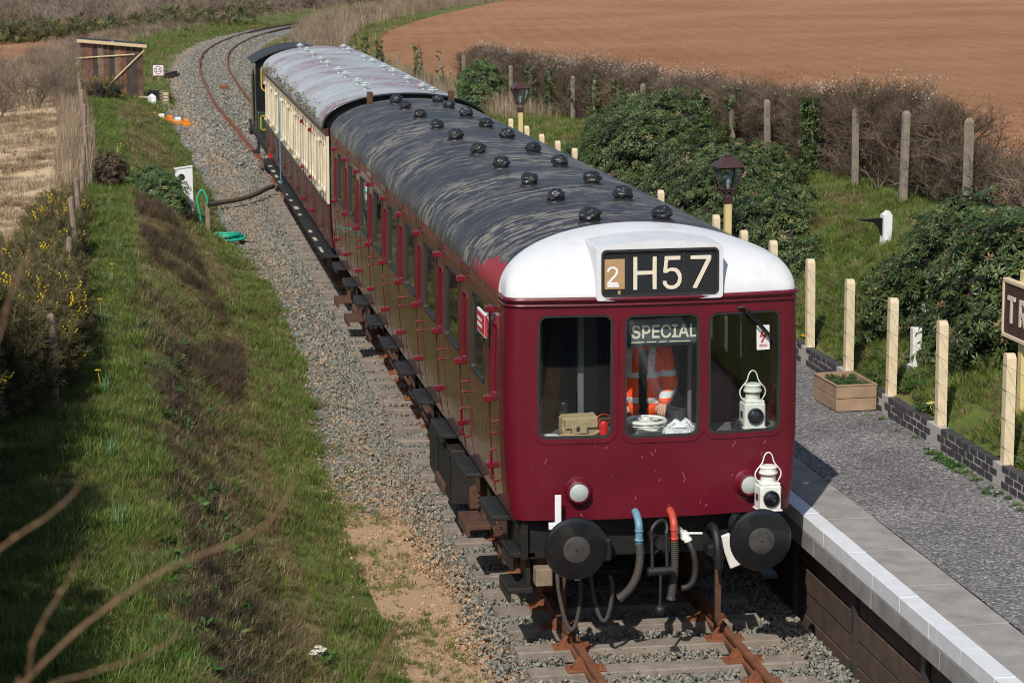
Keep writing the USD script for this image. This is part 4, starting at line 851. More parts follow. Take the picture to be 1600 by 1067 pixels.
for sx, yy in ((-.52, [22.2, 23.7, 26.2, 27.8, 30.6, 32.4, 34.9, 36.8, 39.2]), (.52, [20.5, 21.9, 24.3, 26.9, 28.7, 31.1, 33.0, 36.9, 38.4])):
    z = 3.31+.57*math.sin(math.acos(.52/1.46))**.86
    for i, y in enumerate(yy):
        m = xf(vw, rotm([0, 0, 1], i*1.3)); m.apply_scale(.66); m.apply_translation((sx, y, z-.01)); put('roof_ventilator', m, 'vent_white', coach, 20)
put('footboard', B().bb(-1.50, -1.20, C0+.1, C1-.1, .98, 1.03, .006), 'dirty_black', coach, False)
put('footboard_edge', B().bb(-1.508, -1.501, C0+.1, C1-.1, .95, 1.032), 'dirty_black', coach, False)
pw = []
for i, y in enumerate(np.arange(C0+.5, C1-.5, 1.35)): put('worn_white_patch', B().bb(-1.5, -1.43+.03*rs.uniform(-1, 1), y+rs.uniform(0, .5), y+.55+rs.uniform(0, .35), 1.0305, 1.034), 'worn_cream', coach, False) if i % 5 != 3 else None
for y in np.arange(C0+.8, C1-.5, 2.2): put('footboard_bracket', B().bb(-1.3, -1.2, y-.04, y+.04, .75, .98).bb(-1.24, -1.18, y-.05, y+.05, .70, 1.16), 'dirty_black', coach, False)
put('sole_bar', B().bb(-1.2, -1.12, C0+.1, C1-.1, .90, 1.15).bb(1.12, 1.2, C0+.1, C1-.1, .90, 1.15), 'dirty_black', coach, False)
bogie(coach, C0+3.0); bogie(coach, C1-3.0)
put('under_tank', B().bb(-1.1, -.5, 27, 28.8, .45, .9, .04).bb(-1.1, -.5, 30, 31.2, .45, .9, .04), 'rust_dark', coach, 20)
put('tie_bar', B().bb(-1.475, -1.45, 32.95, 33.09, 1.5, 3.12, .004).bb(-1.475, -1.45, 32.98, 33.06, .9, 1.5, .004), 'strap_blue', coach, False, label='blue painted strap bar across the coach side')
put('buffer', B().lathe([(0, -.35), (.2, -.34), (.225, -.31), (.07, -.28), (.07, .1)], (-.87, C1+.45, 1.05), (0, -1, 0), 24).lathe([(0, -.35), (.2, -.34), (.225, -.31), (.07, -.28), (.07, .1)], (.87, C1+.45, 1.05), (0, -1, 0), 24), 'black_iron', coach, 30)

# ------------------------------------------------------------------ tank engine behind the coach
eng = thing('tank_engine', 'black and green tank locomotive with gold lined cab beyond the coach', 'locomotive', (float(XC(45)), 41.0, 0))
put('running_plate', B().bb(-1.25, 1.25, .1, 9.3, 1.10, 1.17, .01).bb(-1.25, -1.2, .1, 9.3, .98, 1.12).bb(1.2, 1.25, .1, 9.3, .98, 1.12), 'dirty_black', eng, False)
put('buffer_beam', B().bb(-1.22, 1.22, .0, .1, .82, 1.17, .01), 'bright_red', eng, False); put('buffer_beam', B().bb(-1.25, 1.25, 9.3, 9.42, .78, 1.25, .01), 'black_paint', eng, False)
for x in (-.87, .87): put('buffer', lathe([(0, -.45), (.2, -.44), (.225, -.41), (.07, -.37), (.08, 0), (.12, 0), (.12, .05)], (x, 0, 1.05), (0, 1, 0), 24), 'black_iron', eng, 30)
cf = sbox(-1.22, 1.17, 1.22, 3.05).union(Polygon([(-1.22, 3.05)]+[(x, 3.05+.42*(1-(x/1.22)**2)) for x in np.linspace(-1.22, 1.22, 17)]+[(1.22, 3.05)]))
cwin = unary_union([rrect(-1.02, 2.35, -.42, 3.0, .1), rrect(.42, 2.35, 1.02, 3.0, .1)])
put('cab_front', extr_y(cf.difference(cwin), 5.6, 5.66), 'black_paint', eng, 30)
put('cab_back', extr_y(cf.difference(cwin), 8.1, 8.16), 'black_paint', eng, 30)
put('window_lining', extr_y(cwin.buffer(.055).difference(cwin.buffer(.02)), 5.585, 5.598), 'gold', eng, 30)
for sgn in (-1, 1):
    sp = sbox(5.66, 1.17, 8.1, 3.05).difference(rrect(6.3, 1.2, 7.3, 2.85, .15))
    put('cab_side', extr_x(sp, sgn*1.22-(.05 if sgn > 0 else 0), sgn*1.22+(.05 if sgn < 0 else 0)), 'black_paint', eng, 30)
    put('bunker', B().bb(sgn*.5, sgn*1.21, 8.17, 9.2, 1.17, 2.1, .02), 'green_loco', eng, 20)
    put('lining', B().bb(sgn*1.211, sgn*1.216, 8.3, 9.1, 1.3, 1.33).bb(sgn*1.211, sgn*1.216, 8.3, 9.1, 1.95, 1.98).bb(sgn*1.211, sgn*1.216, 8.3, 8.33, 1.3, 1.98).bb(sgn*1.211, sgn*1.216, 9.07, 9.1, 1.3, 1.98), 'gold', eng, False)
    put('tool_box', B().bb(sgn*.85, sgn*1.2, 4.9, 5.5, 1.17, 1.75, .015), 'green_loco', eng, False); put('lining', B().bb(sgn*.90, sgn*1.15, 4.885, 4.899, 1.25, 1.28).bb(sgn*.90, sgn*1.15, 4.885, 4.899, 1.64, 1.67).bb(sgn*.90, sgn*.93, 4.885, 4.899, 1.25, 1.67).bb(sgn*1.12, sgn*1.15, 4.885, 4.899, 1.25, 1.67), 'gold', eng, False)
rfp = [(x, 3.10+.42*(1-(x/1.3)**2)) for x in np.linspace(-1.3, 1.3, 17)]
put('cab_roof', extr_y(Polygon(rfp+[(x, z+.05) for x, z in rfp[::-1]]), 5.45, 8.35), 'cab_dark', eng, 30)
put('saddle_tank', extr_y(Polygon([(.95*math.sin(a), 2.05+.95*math.cos(a)) for a in np.linspace(-2.0, 2.0, 30)]), 1.6, 5.55), 'green_loco', eng, 30)
put('smokebox', B().cyl((0, .7, 2.0), (0, 1.6, 2.0), .72, 30).bb(-.5, .5, .75, 1.6, 1.17, 1.9), 'black_paint', eng, 30)
put('chimney', lathe([(.3, 0), (.2, .12), (.17, .3), (.18, .62), (.23, .66), (.23, .72), (.15, .73), (.14, .3)], (0, 1.15, 2.65), n=24), 'black_paint', eng, 30)
put('dome', lathe([(.26, 0), (.25, .25), (.18, .38), (0, .44)], (0, 3.4, 2.95), n=24), 'gold', eng, True)
put('cylinders', B().cyl((-1.02, .9, .62), (-1.02, 1.7, .62), .27, 20).cyl((1.02, .9, .62), (1.02, 1.7, .62), .27, 20), 'black_paint', eng, 30)
for yy in (2.6, 4.4, 6.2):
    w = B()
    for sx in (-1, 1): w.lathe([(.05, -.07), (.48, -.06), (.54, -.06), (.54, .03), (.50, .07), (.46, .03), (.1, .05), (.08, .09), (.03, .09)], (sx*.745, yy, .54), (sx, 0, 0), 36)
    put('wheelset', w.cyl((-.75, yy, .54), (.75, yy, .54), .08, 10), 'rust_dark', eng, 30)
put('connecting_rod', B().bb(-.95, -.9, 2.6, 6.2, .42, .52, .01), 'old_steel', eng, False)
put('cab_step', B().bb(-1.3, -1.1, 6.4, 7.2, .45, .5).bb(-1.14, -1.1, 6.4, 7.2, .45, 1.1), 'dirty_black', eng, False)
put('frame', B().bb(-.62, -.58, .3, 9.2, .45, 1.1).bb(.58, .62, .3, 9.2, .45, 1.1), 'black_iron', eng, False)

# ------------------------------------------------------------------ oil lamps
def oil_lamp(loc, rz, label):
    o = thing('oil_lamp', label, 'lamp', loc, rz, 'white oil lamps')
    put('body', B().box((0, 0, .125), (.205, .19, .24), .012).box((0, 0, .258), (.19, .175, .025), .006).bb(-.115, .115, -.105, .105, 0, .012, .003), 'white_enamel', o, 20)
    put('chimney', lathe([(.07, .265), (.07, .335), (.088, .345), (.088, .365), (.078, .37), (.078, .405), (.085, .408), (.07, .425), (0, .432)], n=24), 'white_enamel', o, 30)
    lz = put('lens_ring', lathe([(.078, -.094), (.078, -.118), (.066, -.122), (.064, -.10)], (0, 0, .125), (0, 1, 0), 28), 'black_iron', o, 30)
    put('lens', lathe([(0, -.128), (.03, -.124), (.055, -.112), (.066, -.10)], (0, 0, .125), (0, 1, 0), 28), 'lens_dark', o, True)
    put('wire_handle', tube(spline([(-.095, 0, .27), (-.10, 0, .40), (-.055, 0, .46), (-.03, 0, .53), (0, 0, .55), (.03, 0, .53), (.055, 0, .46), (.10, 0, .40), (.095, 0, .27)], 40), .007, 6), 'white_enamel', o, True)
    put('chimney_rim', ring(.086, .005, (0, 0, .345), 24), 'rust_dark', o, True)
    put('latch', B().bb(-.112, -.103, -.03, .03, .10, .16, .002), 'old_steel', o, False)
    return o
oil_lamp((1.045, -.26, 1.255), .06, 'white oil lamp with dark lens hung outside above the buffer')
oil_lamp((1.01, .20, 1.955), .04, 'white oil lamp standing on the desk inside the cab window')
put('lamp_bracket', B().bb(1.02, 1.07, -.16, -.13, 1.1, 1.3, .004).bb(.98, 1.11, -.36, -.13, 1.24, 1.254, .003), 'black_iron', car, False)

# ------------------------------------------------------------------ things on the cab desk
def blob(pts, amp, fr, seed, level=3):
    m = trimesh.convex.convex_hull(np.asarray(pts, float))
    m = m.subdivide_to_size(.025); trimesh.smoothing.filter_taubin(m, iterations=6)
    n = meshkit.fbm(m.vertices*fr, 3, seed)-.5; m.vertices += m.vertex_normals*(n*amp)[:, None]; return m
DZ = 1.952
bag = thing('satchel', 'tan canvas satchel with its strap lying on the cab desk', 'bag', (-.68, .22, DZ), .1)
put('bag_body', blob([(x, y, z) for x, z0 in ((-.17, .17), (.0, .16), (.18, .17)) for y in (-.07, .08) for z in (0, z0)], .035, 9, 4), 'satchel', bag, True)
put('flap', blob([(x, y, z) for x in (-.16, .17) for y, z in ((-.09, .07), (-.085, .16), (.07, .185), (.05, .16))], .02, 8, 6), 'satchel', bag, True)
put('strap', tube(spline([(.17, -.02, .14), (.20, -.09, .06), (.10, -.13, .012), (-.10, -.12, .015), (-.2, -.08, .01)], 24), .014, 6), 'satchel', bag, True)
put('pocket', blob([(x, y, z) for x in (-.10, .06) for y in (-.105, -.06) for z in (.02, .09)], .012, 9, 7), 'satchel', bag, True)
put('buckle', B().bb(-.05, -.02, -.112, -.10, .05, .09, .002), 'old_steel', bag, False)
fl = thing('flask', 'black topped flask standing behind the tan satchel', 'flask', (-.80, .34, DZ)); put('bottle', lathe([(.04, 0), (.042, .19), (.03, .22)], n=16), 'navy', fl, 30); put('cup', lathe([(.036, .20), (.036, .275), (.03, .285), (0, .285)], n=16), 'black_paint', fl, 30)
rc = thing('red_torch', 'red handlamp beside the satchel on the cab desk', 'handlamp', (-.455, .12, DZ)); put('can', lathe([(0, 0), (.042, 0), (.045, .01), (.045, .10), (.035, .12), (.03, .14), (0, .145)], n=20), 'bright_red', rc, 30); put('carry_handle', tube(spline([(-.04, 0, .11), (-.04, 0, .19), (.04, 0, .19), (.04, 0, .11)], 16), .006, 6), 'bright_red', rc, True); put('dark_top', B().bb(-.055, .055, -.03, .03, .15, .165, .004), 'rust_dark', rc, False)
pp = thing('paper_sheet', 'white paper lying at the corner of the cab desk', 'paper', (-.98, .12, DZ), .3); put('page', [cbox((0, 0, .003), (.2, .14, .004)), xf(cbox((.02, .01, .02), (.18, .13, .003)), rotm([0, 1, 0], .15))], 'cloth_white', pp, False)
cl = thing('cotton_cloth', 'crumpled white cloth heaped beside the white hand wheel', 'cloth', (.27, .12, DZ))
cm = trimesh.util.concatenate([blob([(x+dx, y, z) for x in (-.12, .08) for y in (-.07, .07) for z in (0, .05)]+[(dx+.0, 0, hz)], .09, 8, sd) for dx, hz, sd in ((-.03, .11, 2), (.06, .13, 5), (.02, .08, 9))]); cm.vertices[:, 2] = np.maximum(cm.vertices[:, 2], 0)
put('folds', cm, 'cloth_white', cl, True)
jar = thing('desk_gauge', 'small dark glass pot beside the lamp on the cab desk', 'pot', (.85, .18, DZ)); put('pot', lathe([(0, 0), (.055, 0), (.058, .05), (.04, .075), (.018, .08), (.018, .10), (0, .10)], n=20), 'lens_dark', jar, 30)

# ------------------------------------------------------------------ the driver
def hull_chain(segs):
    return [manifold3d.Manifold.batch_hull([manifold3d.Manifold.sphere(ra, 20).translate(tuple(map(float, a))), manifold3d.Manifold.sphere(rb, 20).translate(tuple(map(float, b)))]) for a, ra, b, rb in segs]
def body_mesh(segs, length=.02, it=8):
    m = manifold3d.Manifold.batch_boolean(hull_chain(segs), manifold3d.OpType.Add).refine_to_length(length)
    a = m.to_mesh(); t_ = trimesh.Trimesh(a.vert_properties[:, :3], a.tri_verts); trimesh.smoothing.filter_taubin(t_, iterations=it); return t_
drv = thing('person', 'person in orange hi-vis jacket with silver bands standing in the cab', 'person', (.075, .80, 1.19), -.45)
S_L, S_R = np.array([-.20, 0, 1.42]), np.array([.20, 0, 1.42])
E_L, E_R = np.array([-.26, -.03, 1.12]), np.array([.27, -.02, 1.12]); W_L, W_R = np.array([-.17, -.17, .94]), np.array([.25, -.20, .98])
body = [((0, 0, .98), .15, (0, .01, 1.2), .155), ((0, .01, 1.2), .155, (0, 0, 1.38), .14), ((-.14, 0, 1.38), .085, (.14, 0, 1.38), .085), ((0, .02, 1.4), .075, (0, .0, 1.55), .06),
        ((-.09, 0, .95), .10, (-.10, -.01, .52), .075), ((-.10, -.01, .52), .07, (-.10, .02, .09), .05), ((.09, 0, .95), .10, (.10, -.01, .52), .075), ((.10, -.01, .52), .07, (.10, .02, .09), .05),
        ((-.10, .03, .05), .045, (-.11, -.13, .04), .038), ((.10, .03, .05), .045, (.11, -.13, .04), .038),
        (S_L, .07, E_L, .05), (E_L, .05, W_L, .034), (S_R, .07, E_R, .05), (E_R, .05, W_R, .034), ((0, -.01, 1.64), .098, (0, .0, 1.70), .10), ((0, -.035, 1.59), .06, (0, -.02, 1.65), .085), ((0, -.12, 1.635), .012, (0, -.10, 1.66), .016), ((-.10, 0, 1.645), .02, (-.10, 0, 1.67), .02), ((.10, 0, 1.645), .02, (.10, 0, 1.67), .02)]
def hand(w, e, side_):
    d = (w-e)/np.linalg.norm(w-e); fwd = d*.6+np.array([0, -.35, -.5]); fwd /= np.linalg.norm(fwd); sd = np.cross(fwd, [0, -1, .3]); sd /= np.linalg.norm(sd); nm = np.cross(sd, fwd); S = []
    p0 = w+d*.02; k0 = p0+fwd*.08
    for i, o in enumerate((-.03, -.01, .01, .03)): S.append((p0+sd*o*.6, .018, k0+sd*o, .013))
    for i, (o, ln) in enumerate(((-.031, .068), (-.0105, .08), (.0105, .076), (.031, .058))):
        a = k0+sd*o; b = a+(fwd*.9+nm*side_*.3)*ln*.5; c = b+(fwd*.5+nm*side_*.8)*ln*.45; S += [(a, .0105, b, .0095), (b, .0095, c, .008)]
    t0 = p0+fwd*.02-sd*side_*.02; t1 = t0-sd*side_*.035+fwd*.03; t2 = t1+fwd*.035; S += [(t0, .015, t1, .012), (t1, .012, t2, .009)]
    return S
body += hand(W_L, E_L, 1)+hand(W_R, E_R, -1)
put('body', body_mesh(body, .012, 6), 'skin', drv, True)
jk = [((0, 0, 1.0), .185, (0, .01, 1.2), .185), ((0, .01, 1.2), .185, (0, 0, 1.36), .165), ((-.15, 0, 1.385), .098, (.15, 0, 1.385), .098), (S_L, .092, E_L, .075), (E_L, .075, W_L*.92+E_L*.08, .062), (S_R, .092, E_R, .075), (E_R, .075, W_R*.92+E_R*.08, .062), ((0, .01, 1.4), .10, (0, .02, 1.47), .085), ((-.06, 0, .90), .15, (.06, 0, .90), .15)]
jm = body_mesh(jk, .016, 6); jm.vertices += jm.vertex_normals*((meshkit.fbm(jm.vertices*14, 3, 8)-.5)*.025)[:, None]
# silver bands and the dark open front are strips of cloth on the jacket: cut out of its own faces
fc = jm.triangles_center; fz, fx, fy = fc[:, 2], fc[:, 0], fc[:, 1]
torso = np.abs(fx) < .19
band_ = (torso & ((np.abs(fz-.97) < .028) | (np.abs(fz-1.22) < .028))) | (torso & (np.abs(np.abs(fx)-.11) < .026) & (fz > 1.22)) | (~torso & (np.abs(fz-1.05) < .03)) | (~torso & (np.abs(fz-1.24) < .028))
opening = torso & (fy < -.05) & (np.abs(fx-.035) < .04+.0*fz) & (fz < 1.46)
def sub(m, k): q = m.submesh([np.nonzero(k)[0]], append=True, repair=False); return q
put('jacket', sub(jm, ~band_ & ~opening), 'hivis', drv, True)
bm_ = sub(jm, band_ & ~opening); bm_.vertices += .0; put('reflective_band', bm_, 'reflective', drv, True); put('pullover', sub(jm, opening), 'navy', drv, True)
tr = body_mesh([((0, 0, .98), .158, (0, 0, .90), .15), ((-.09, 0, .92), .112, (-.10, -.01, .52), .09), ((-.10, -.01, .52), .09, (-.10, .02, .10), .075), ((.09, 0, .92), .112, (.10, -.01, .52), .09), ((.10, -.01, .52), .09, (.10, .02, .10), .075)], .02, 5); put('trousers', tr, 'navy', drv, True)
put('boots', body_mesh([((-.10, .04, .06), .055, (-.11, -.14, .045), .045), ((.10, .04, .06), .055, (.11, -.14, .045), .045)], .015, 4), 'black_paint', drv, True)
hr = trimesh.creation.icosphere(3, .112); hr.apply_scale([.95, 1.02, 1.0]); hr.apply_translation((0, .012, 1.695)); hr = sub(hr, (hr.triangles_center[:, 1] > -.05) | (hr.triangles_center[:, 2] > 1.75)); hr = sub(hr, hr.triangles_center[:, 2] > 1.62); put('hair', hr, 'hair_grey', drv, True)
for sx in (-.036, .036): put('eye', trimesh.creation.icosphere(2, .012).apply_translation((sx, -.098, 1.665)), 'white_paint', drv, True); put('pupil', trimesh.creation.icosphere(1, .006).apply_translation((sx, -.1075, 1.665)), 'black_paint', drv, True)
put('mouth', B().box((0, -.098, 1.585), (.045, .012, .008), .003), 'cab_maroon', drv, True)

# ------------------------------------------------------------------ platform furniture
def lamp_post(x, y, label):
    z0 = float(H(x, y))-.05; o = thing('lamp_post', label, 'street lamp', (x, y, z0), .1, 'platform lamps'); h = 3.2-z0
    put('post', B().bb(-.052, .052, -.052, .052, 0, h-.78, .008), 'cream_lamp', o, False)
    put('post_cap', B().bb(-.065, .065, -.065, .065, h-.785, h-.67, .008).bb(-.085, .085, -.085, .085, h-.60, h-.575, .006), 'brown_paint', o, False)
    fr = B()
    for sx in (-1, 1):
        for sy in (-1, 1):
            fr.tube([(sx*.05, sy*.05, h-.67), (sx*.085, sy*.085, h-.585)], .010, 6).tube([(sx*.085, sy*.085, h-.585), (sx*.185, sy*.185, h-.21)], .014, 6)
    for sx in (-1, 1): fr.tube([(sx*.185, -.185, h-.21), (sx*.185, .185, h-.21)], .016, 6).tube([(-.185, sx*.185, h-.21), (.185, sx*.185, h-.21)], .016, 6).tube([(sx*.095, -.095, h-.55), (sx*.095, .095, h-.55)], .012, 6).tube([(-.095, sx*.095, h-.55), (.095, sx*.095, h-.55)], .012, 6)
    ln = put('lantern_frame', fr, 'brown_paint', o, 30)
    for k_ in range(4):
        v = np.array([(-.09, -.09, h-.57), (.09, -.09, h-.57), (.18, -.18, h-.215), (-.18, -.18, h-.215)]); g_ = trimesh.Trimesh(v, [[0, 1, 2], [0, 2, 3]], process=False); g_.apply_transform(rotm([0, 0, 1], k_*pi/2)); put('pane', g_, 'lamp_glass', ln, False)
    a_, b_ = .225, .07
    rf = trimesh.convex.convex_hull(np.array([(sx*a_, sy*a_, h-.20) for sx in (-1, 1) for sy in (-1, 1)]+[(sx*b_, sy*b_, h-.045) for sx in (-1, 1) for sy in (-1, 1)])); put('lantern_roof', rf, 'brown_paint', o, False)
    put('finial', B().bb(-.05, .05, -.05, .05, h-.05, h, .012), 'brown_paint', o, False)
    put('bulb', lathe([(.02, h-.57), (.022, h-.47), (.05, h-.40), (.045, h-.34), (0, h-.31)], n=14), 'lens_glass', o, True)
    return o
lamp_post(4.5, 14.85, 'cream lamp post with brown lantern in front of the big rhododendrons'); lamp_post(4.5, 35.15, 'far cream lamp post with brown lantern near the hedge')
# station name board
nb = thing('station_sign', 'brown station name board with cream letters TRU on cream post', 'sign', (4.66, 3.15, 0))
BL = 2.9
put('board', B().bb(-.02, .02, -BL, 0, 2.27, 2.83), 'sign_brown', nb, False)
put('frame', B().bb(-.035, .035, -BL-.03, .03, 2.83, 2.875, .006).bb(-.035, .035, -BL-.03, .03, 2.225, 2.27, .006).bb(-.035, .035, 0, .035, 2.27, 2.83, .004).bb(-.035, .035, -BL-.035, -BL, 2.27, 2.83, .004), 'cream_post', nb, False)
for yy in (-.38, -BL+.38):
    put('post', B().bb(.025, .145, yy-.06, yy+.06, 1.38, 3.0, .008), 'cream_lamp', nb, False); put('post_foot', B().bb(.02, .15, yy-.066, yy+.066, .8, 1.38, .008), 'brown_paint', nb, False)
m = meshkit.text_mesh('TRUTHALL', .29, .012, True); v = m.vertices.copy(); v[:, 0] = (v[:, 0]-v[:, 0].min()); sc_ = (BL-.24)/v[:, 0].max()
xs_ = []
def glyph(ch, yy):
    q = meshkit.text_mesh(ch, .28, .012, True); w = q.vertices.copy(); w[:, 0] -= w[:, 0].min(); w[:, 0] *= .95
    q.vertices = np.c_[-.021-w[:, 2], yy-w[:, 0], 2.41+w[:, 1]]; q.fix_normals(); put('letter', q, 'letter_cream', nb, False)
for ch, yy in zip('TRUTHALL', -.12-np.arange(8)*.345): glyph(ch, yy)
# planter
pl = thing('planter', 'square wooden planter box with green plants against the fence', 'planter', (3.70, 5.92, PZ), .04); UsdGeom.Xformable(pl).AddScaleOp().Set(Gf.Vec3f(.80, .85, .92))
for s_ in (-1, 1):
    for q in range(2):
        put('board', cbox((s_*.30, 0, .085+q*.17), (.03, 1.0, .162), .005), 'planter_wood', pl, False); put('board', cbox((0, s_*.485, .085+q*.17), (.568, .03, .162), .005), 'planter_wood', pl, False)
put('rim', B().bb(-.325, .325, -.51, -.47, .335, .355, .004).bb(-.325, .325, .47, .51, .335, .355, .004).bb(-.325, -.285, -.47, .47, .335, .355, .004).bb(.285, .325, -.47, .47, .335, .355, .004), 'planter_wood', pl, False)
put('soil', B().bb(-.28, .28, -.465, .465, .2, .29), 'soil', pl, False)
PLANT_SPOTS = [(pl, (3.66, 6.55, PZ))]
# white posts by the bushes
zz = float(H(5.9, 11.0)); wp = thing('white_post', 'white pointed post with black side bracket on the grass above the fence', 'post', (5.85, 11.0, zz-.1), .1)
hh = 2.70-zz+.1
put('post', trimesh.convex.convex_hull(np.array([(sx*.065, sy*.065, z) for sx in (-1, 1) for sy in (-1, 1) for z in (0, hh-.06)]+[(-.065, 0, hh-.05), (.02, -.065, hh), (.02, .065, hh)])), 'white_paint', wp, False)
put('bracket', extr_y(Polygon([(-.07, hh-.10), (-.42, hh-.115), (-.42, hh-.13), (-.20, hh-.16), (-.12, hh-.24), (-.07, hh-.36)]), -.03, .03), 'black_paint', wp, False)
zz = float(H(4.62, 5.9)); wp2 = thing('short_white_post', 'short white post under the bush behind the planter', 'post', (4.62, 6.0, zz-.1)); put('post', B().bb(-.06, .06, -.06, .06, 0, .62, .01), 'white_enamel', wp2, False); put('wrapping', blob([(x, y, z) for x in (-.1, .08) for y in (-.09, .08) for z in (.02, .16)], .05, 9, 3), 'cloth_white', wp2, True)

# ------------------------------------------------------------------ things left of the line
wx, wy = -3.66, 34.0; wz = float(H(wx, wy)); cab = thing('white_marker', 'tall white board post with a round black ring by the track', 'post', (wx, wy, -.35), .12)
put('board', extr_y(Polygon([(-.2, 0), (.2, 0), (.2, 1.73), (-.2, 1.68)]).buffer(-.008).buffer(.008), -.06, .06), 'white_paint', cab, 20)
put('cap', xf(cbox((0, 0, 1.715), (.43, .16, .025), .004), rotm([0, 1, 0], -.12, (0, 0, 1.7))), 'white_enamel', cab, False)
put('ring', lathe([(.035, -.075), (.06, -.085), (.075, -.075), (.075, -.058)], (-.06, 0, 1.50), (0, 1, 0), 24), 'black_iron', cab, True); put('ring_face', lathe([(0, -.068), (.04, -.066), (.045, -.062)], (-.06, 0, 1.50), (0, 1, 0), 16), 'steel', cab, True)
tp = thing('tap_post', 'wooden tap post with a green hose looped over it', 'post', (-3.17, 32.6, -.3)); put('post', B().bb(-.05, .05, -.04, .04, 0, 1.02, .006), 'grey_wood', tp, False); put('tap', B().cyl((0, -.04, .95), (0, -.12, .95), .02, 8).cyl((0, -.1, .95), (0, -.1, 1.03), .018, 8).bb(-.05, .05, -.115, -.085, 1.03, 1.05, .004), 'black_iron', tp, 20)
hz = thing('garden_hose', 'turquoise hose hanging from the tap post and heaped on gravel', 'hose', (-3.17, 32.6, -.3))
P = [(0, -.1, .95), (-.03, -.1, 1.15), (-.12, -.08, 1.28), (-.20, -.06, 1.18), (-.19, -.06, .8), (-.13, -.06, .35), (-.02, -.15, .08)]
put('hanging_hose', tube(spline(P, 30), .024, 6), 'turquoise', hz, True)
r_ = np.random.default_rng(11); pth_ = []
for q in np.linspace(0, 1, 130):
    a = q*2*pi*10; pth_.append((.40+(.36+.10*math.sin(q*31))*math.cos(a)+.03*math.sin(a*1.7), -.15+(.30+.08*math.cos(q*23))*math.sin(a), .16+.16*q*(.5+.5*math.cos(a*.5+1))))
put('coiled_hose', tube(spline([P[-1]]+pth_, 600), .026, 6), 'turquoise', hz, True)
lg = thing('timber_pipe', 'dark brown pipe lying over the gravel to the coach', 'pipe', (-2.1, 40.0, -.12)); put('pipe', tube(spline([(-1.0, -1.2, .06), (-.3, -.4, .06), (.2, .1, .10), (.6, .9, .16), (.95, 1.7, .2)], 20), .062, 10), 'pipe_wood', lg, True); put('rust_band', tube([(-.15, -.25, .07), (.0, -.1, .085)], .067, 10), 'rust', lg, True)
# shed
sh = thing('shed', 'lean-to shed of dark reused planks with pale roof battens', 'shed', (-5.62, 79.0, .1))
xs0 = np.linspace(-1.28, 1.28, 12)
for i in range(11):
    x0, x1 = xs0[i], xs0[i+1]; zt = lambda x: 2.30-.095*(x+1.28)
    y_ = rs.normal(0, .012); q = Polygon([(x0+.006, 0), (x1-.006, 0), (x1-.006, zt(x1)), (x0+.006, zt(x0))])
    put('plank', extr_y(q, -.02+y_, .02+y_), ['shed_wood', 'shed_wood_red', 'shed_wood_dark', 'shed_wood_pale', 'shed_wood', 'shed_wood_dark', 'shed_wood_pale', 'shed_wood_red', 'shed_wood_dark', 'shed_wood_dark', 'shed_wood'][i], sh, False)
for q in range(9):
    y0 = .03+q*.25
    for sx in (-1.26, 1.26): put('plank', B().bb(sx-.018, sx+.018, y0, y0+.242, 0, zt(sx)), 'shed_wood', sh, False)
put('roof', xf(B().bb(-1.42, 1.42, -.18, 2.5, 2.25, 2.30).mesh(), rotm([0, 1, 0], .095, (0, 0, 2.2))), 'dirty_black', sh, False)
put('fascia', xf(B().bb(-1.42, 1.46, -.22, -.185, 2.20, 2.33, .004).mesh(), rotm([0, 1, 0], .095, (0, 0, 2.2))), 'lath', sh, False)
put('batten', B().add(tube([(-1.5, -.06, 1.66), (.95, -.06, 1.79)], .032, 4)), 'lath', sh, False); put('batten', tube([(-.35, -.07, .35), (1.38, -.07, 1.98)], .034, 4), 'lath', sh, False); put('sill', B().bb(1.05, 1.4, -.1, .05, -.02, .04), 'lath', sh, False)
put('roof_stone', trimesh.creation.icosphere(1, .07).apply_translation((.05, -.05, 2.30)), 'concrete', sh, False)
sp_ = thing('speed_sign', 'square white speed board with red ring and number 15', 'sign', (float(XC(95))-2.9, 95.0, float(H(float(XC(95))-2.9, 95.))-.05))
put('board', B().bb(-.26, .26, -.015, .015, .42, .94, .004), 'sign_white', sp_, False); put('edge', [extr_y(sbox(-.275, .405, .275, .955).difference(sbox(-.25, .43, .25, .93)), -.022, .01)], 'rust_dark', sp_, False)
from shapely.geometry import Point
put('red_ring', extr_y(Point(0, .68).buffer(.20).difference(Point(0, .68).buffer(.165)), -.020, -.0155), 'sign_red', sp_, False); put('number', words('15', .17, 0, .595, -.0165, True), 'sign_blue', sp_, False); put('post', B().bb(-.035, .035, .016, .06, 0, .9), 'old_post', sp_, False)
rp = thing('rail_pile', 'short pile of rusty old rails on the grass past the shed', 'rail pile', (-2.95, 99.0, float(H(-2.95, 99.))))
for i in range(3): put('old_rail', xf(B().bb(-.12+i*.13, -.03+i*.13, -1.3, 1.3, .05+.12*(i == 1), .2+.12*(i == 1), .01).mesh(), rotm([0, 0, 1], -.25)), 'rust_dark', rp, False)
put('block', B().bb(-.35, .35, -1.0, -.8, 0, .06), 'grey_wood', rp, False); put('block', B().bb(-.35, .35, .8, 1.0, 0, .06), 'grey_wood', rp, False)
for i, (x, y, l_) in enumerate(((-3.85, 80.6, 'pale stacked pallets and boards on the shed side'), (-3.45, 79.6, 'small timber crate standing before the pallets'))):
    o = thing('timber_stack' if i == 0 else 'crate', l_, 'timber stack' if i == 0 else 'crate', (x, y, float(H(x, y))))
    for q in range(4 if i == 0 else 4): put('slat', B().bb(-.3 if i == 0 else -.13, .3 if i == 0 else .13, -.25, .25, .02+q*.13, .12+q*.13, .006), 'lath' if i else 'grey_wood', o, False)
    for sx in (-1, 1): put('upright', B().bb(sx*.12-.02, sx*.12+.02, -.28, -.255, 0, .55), 'old_post', o, False)
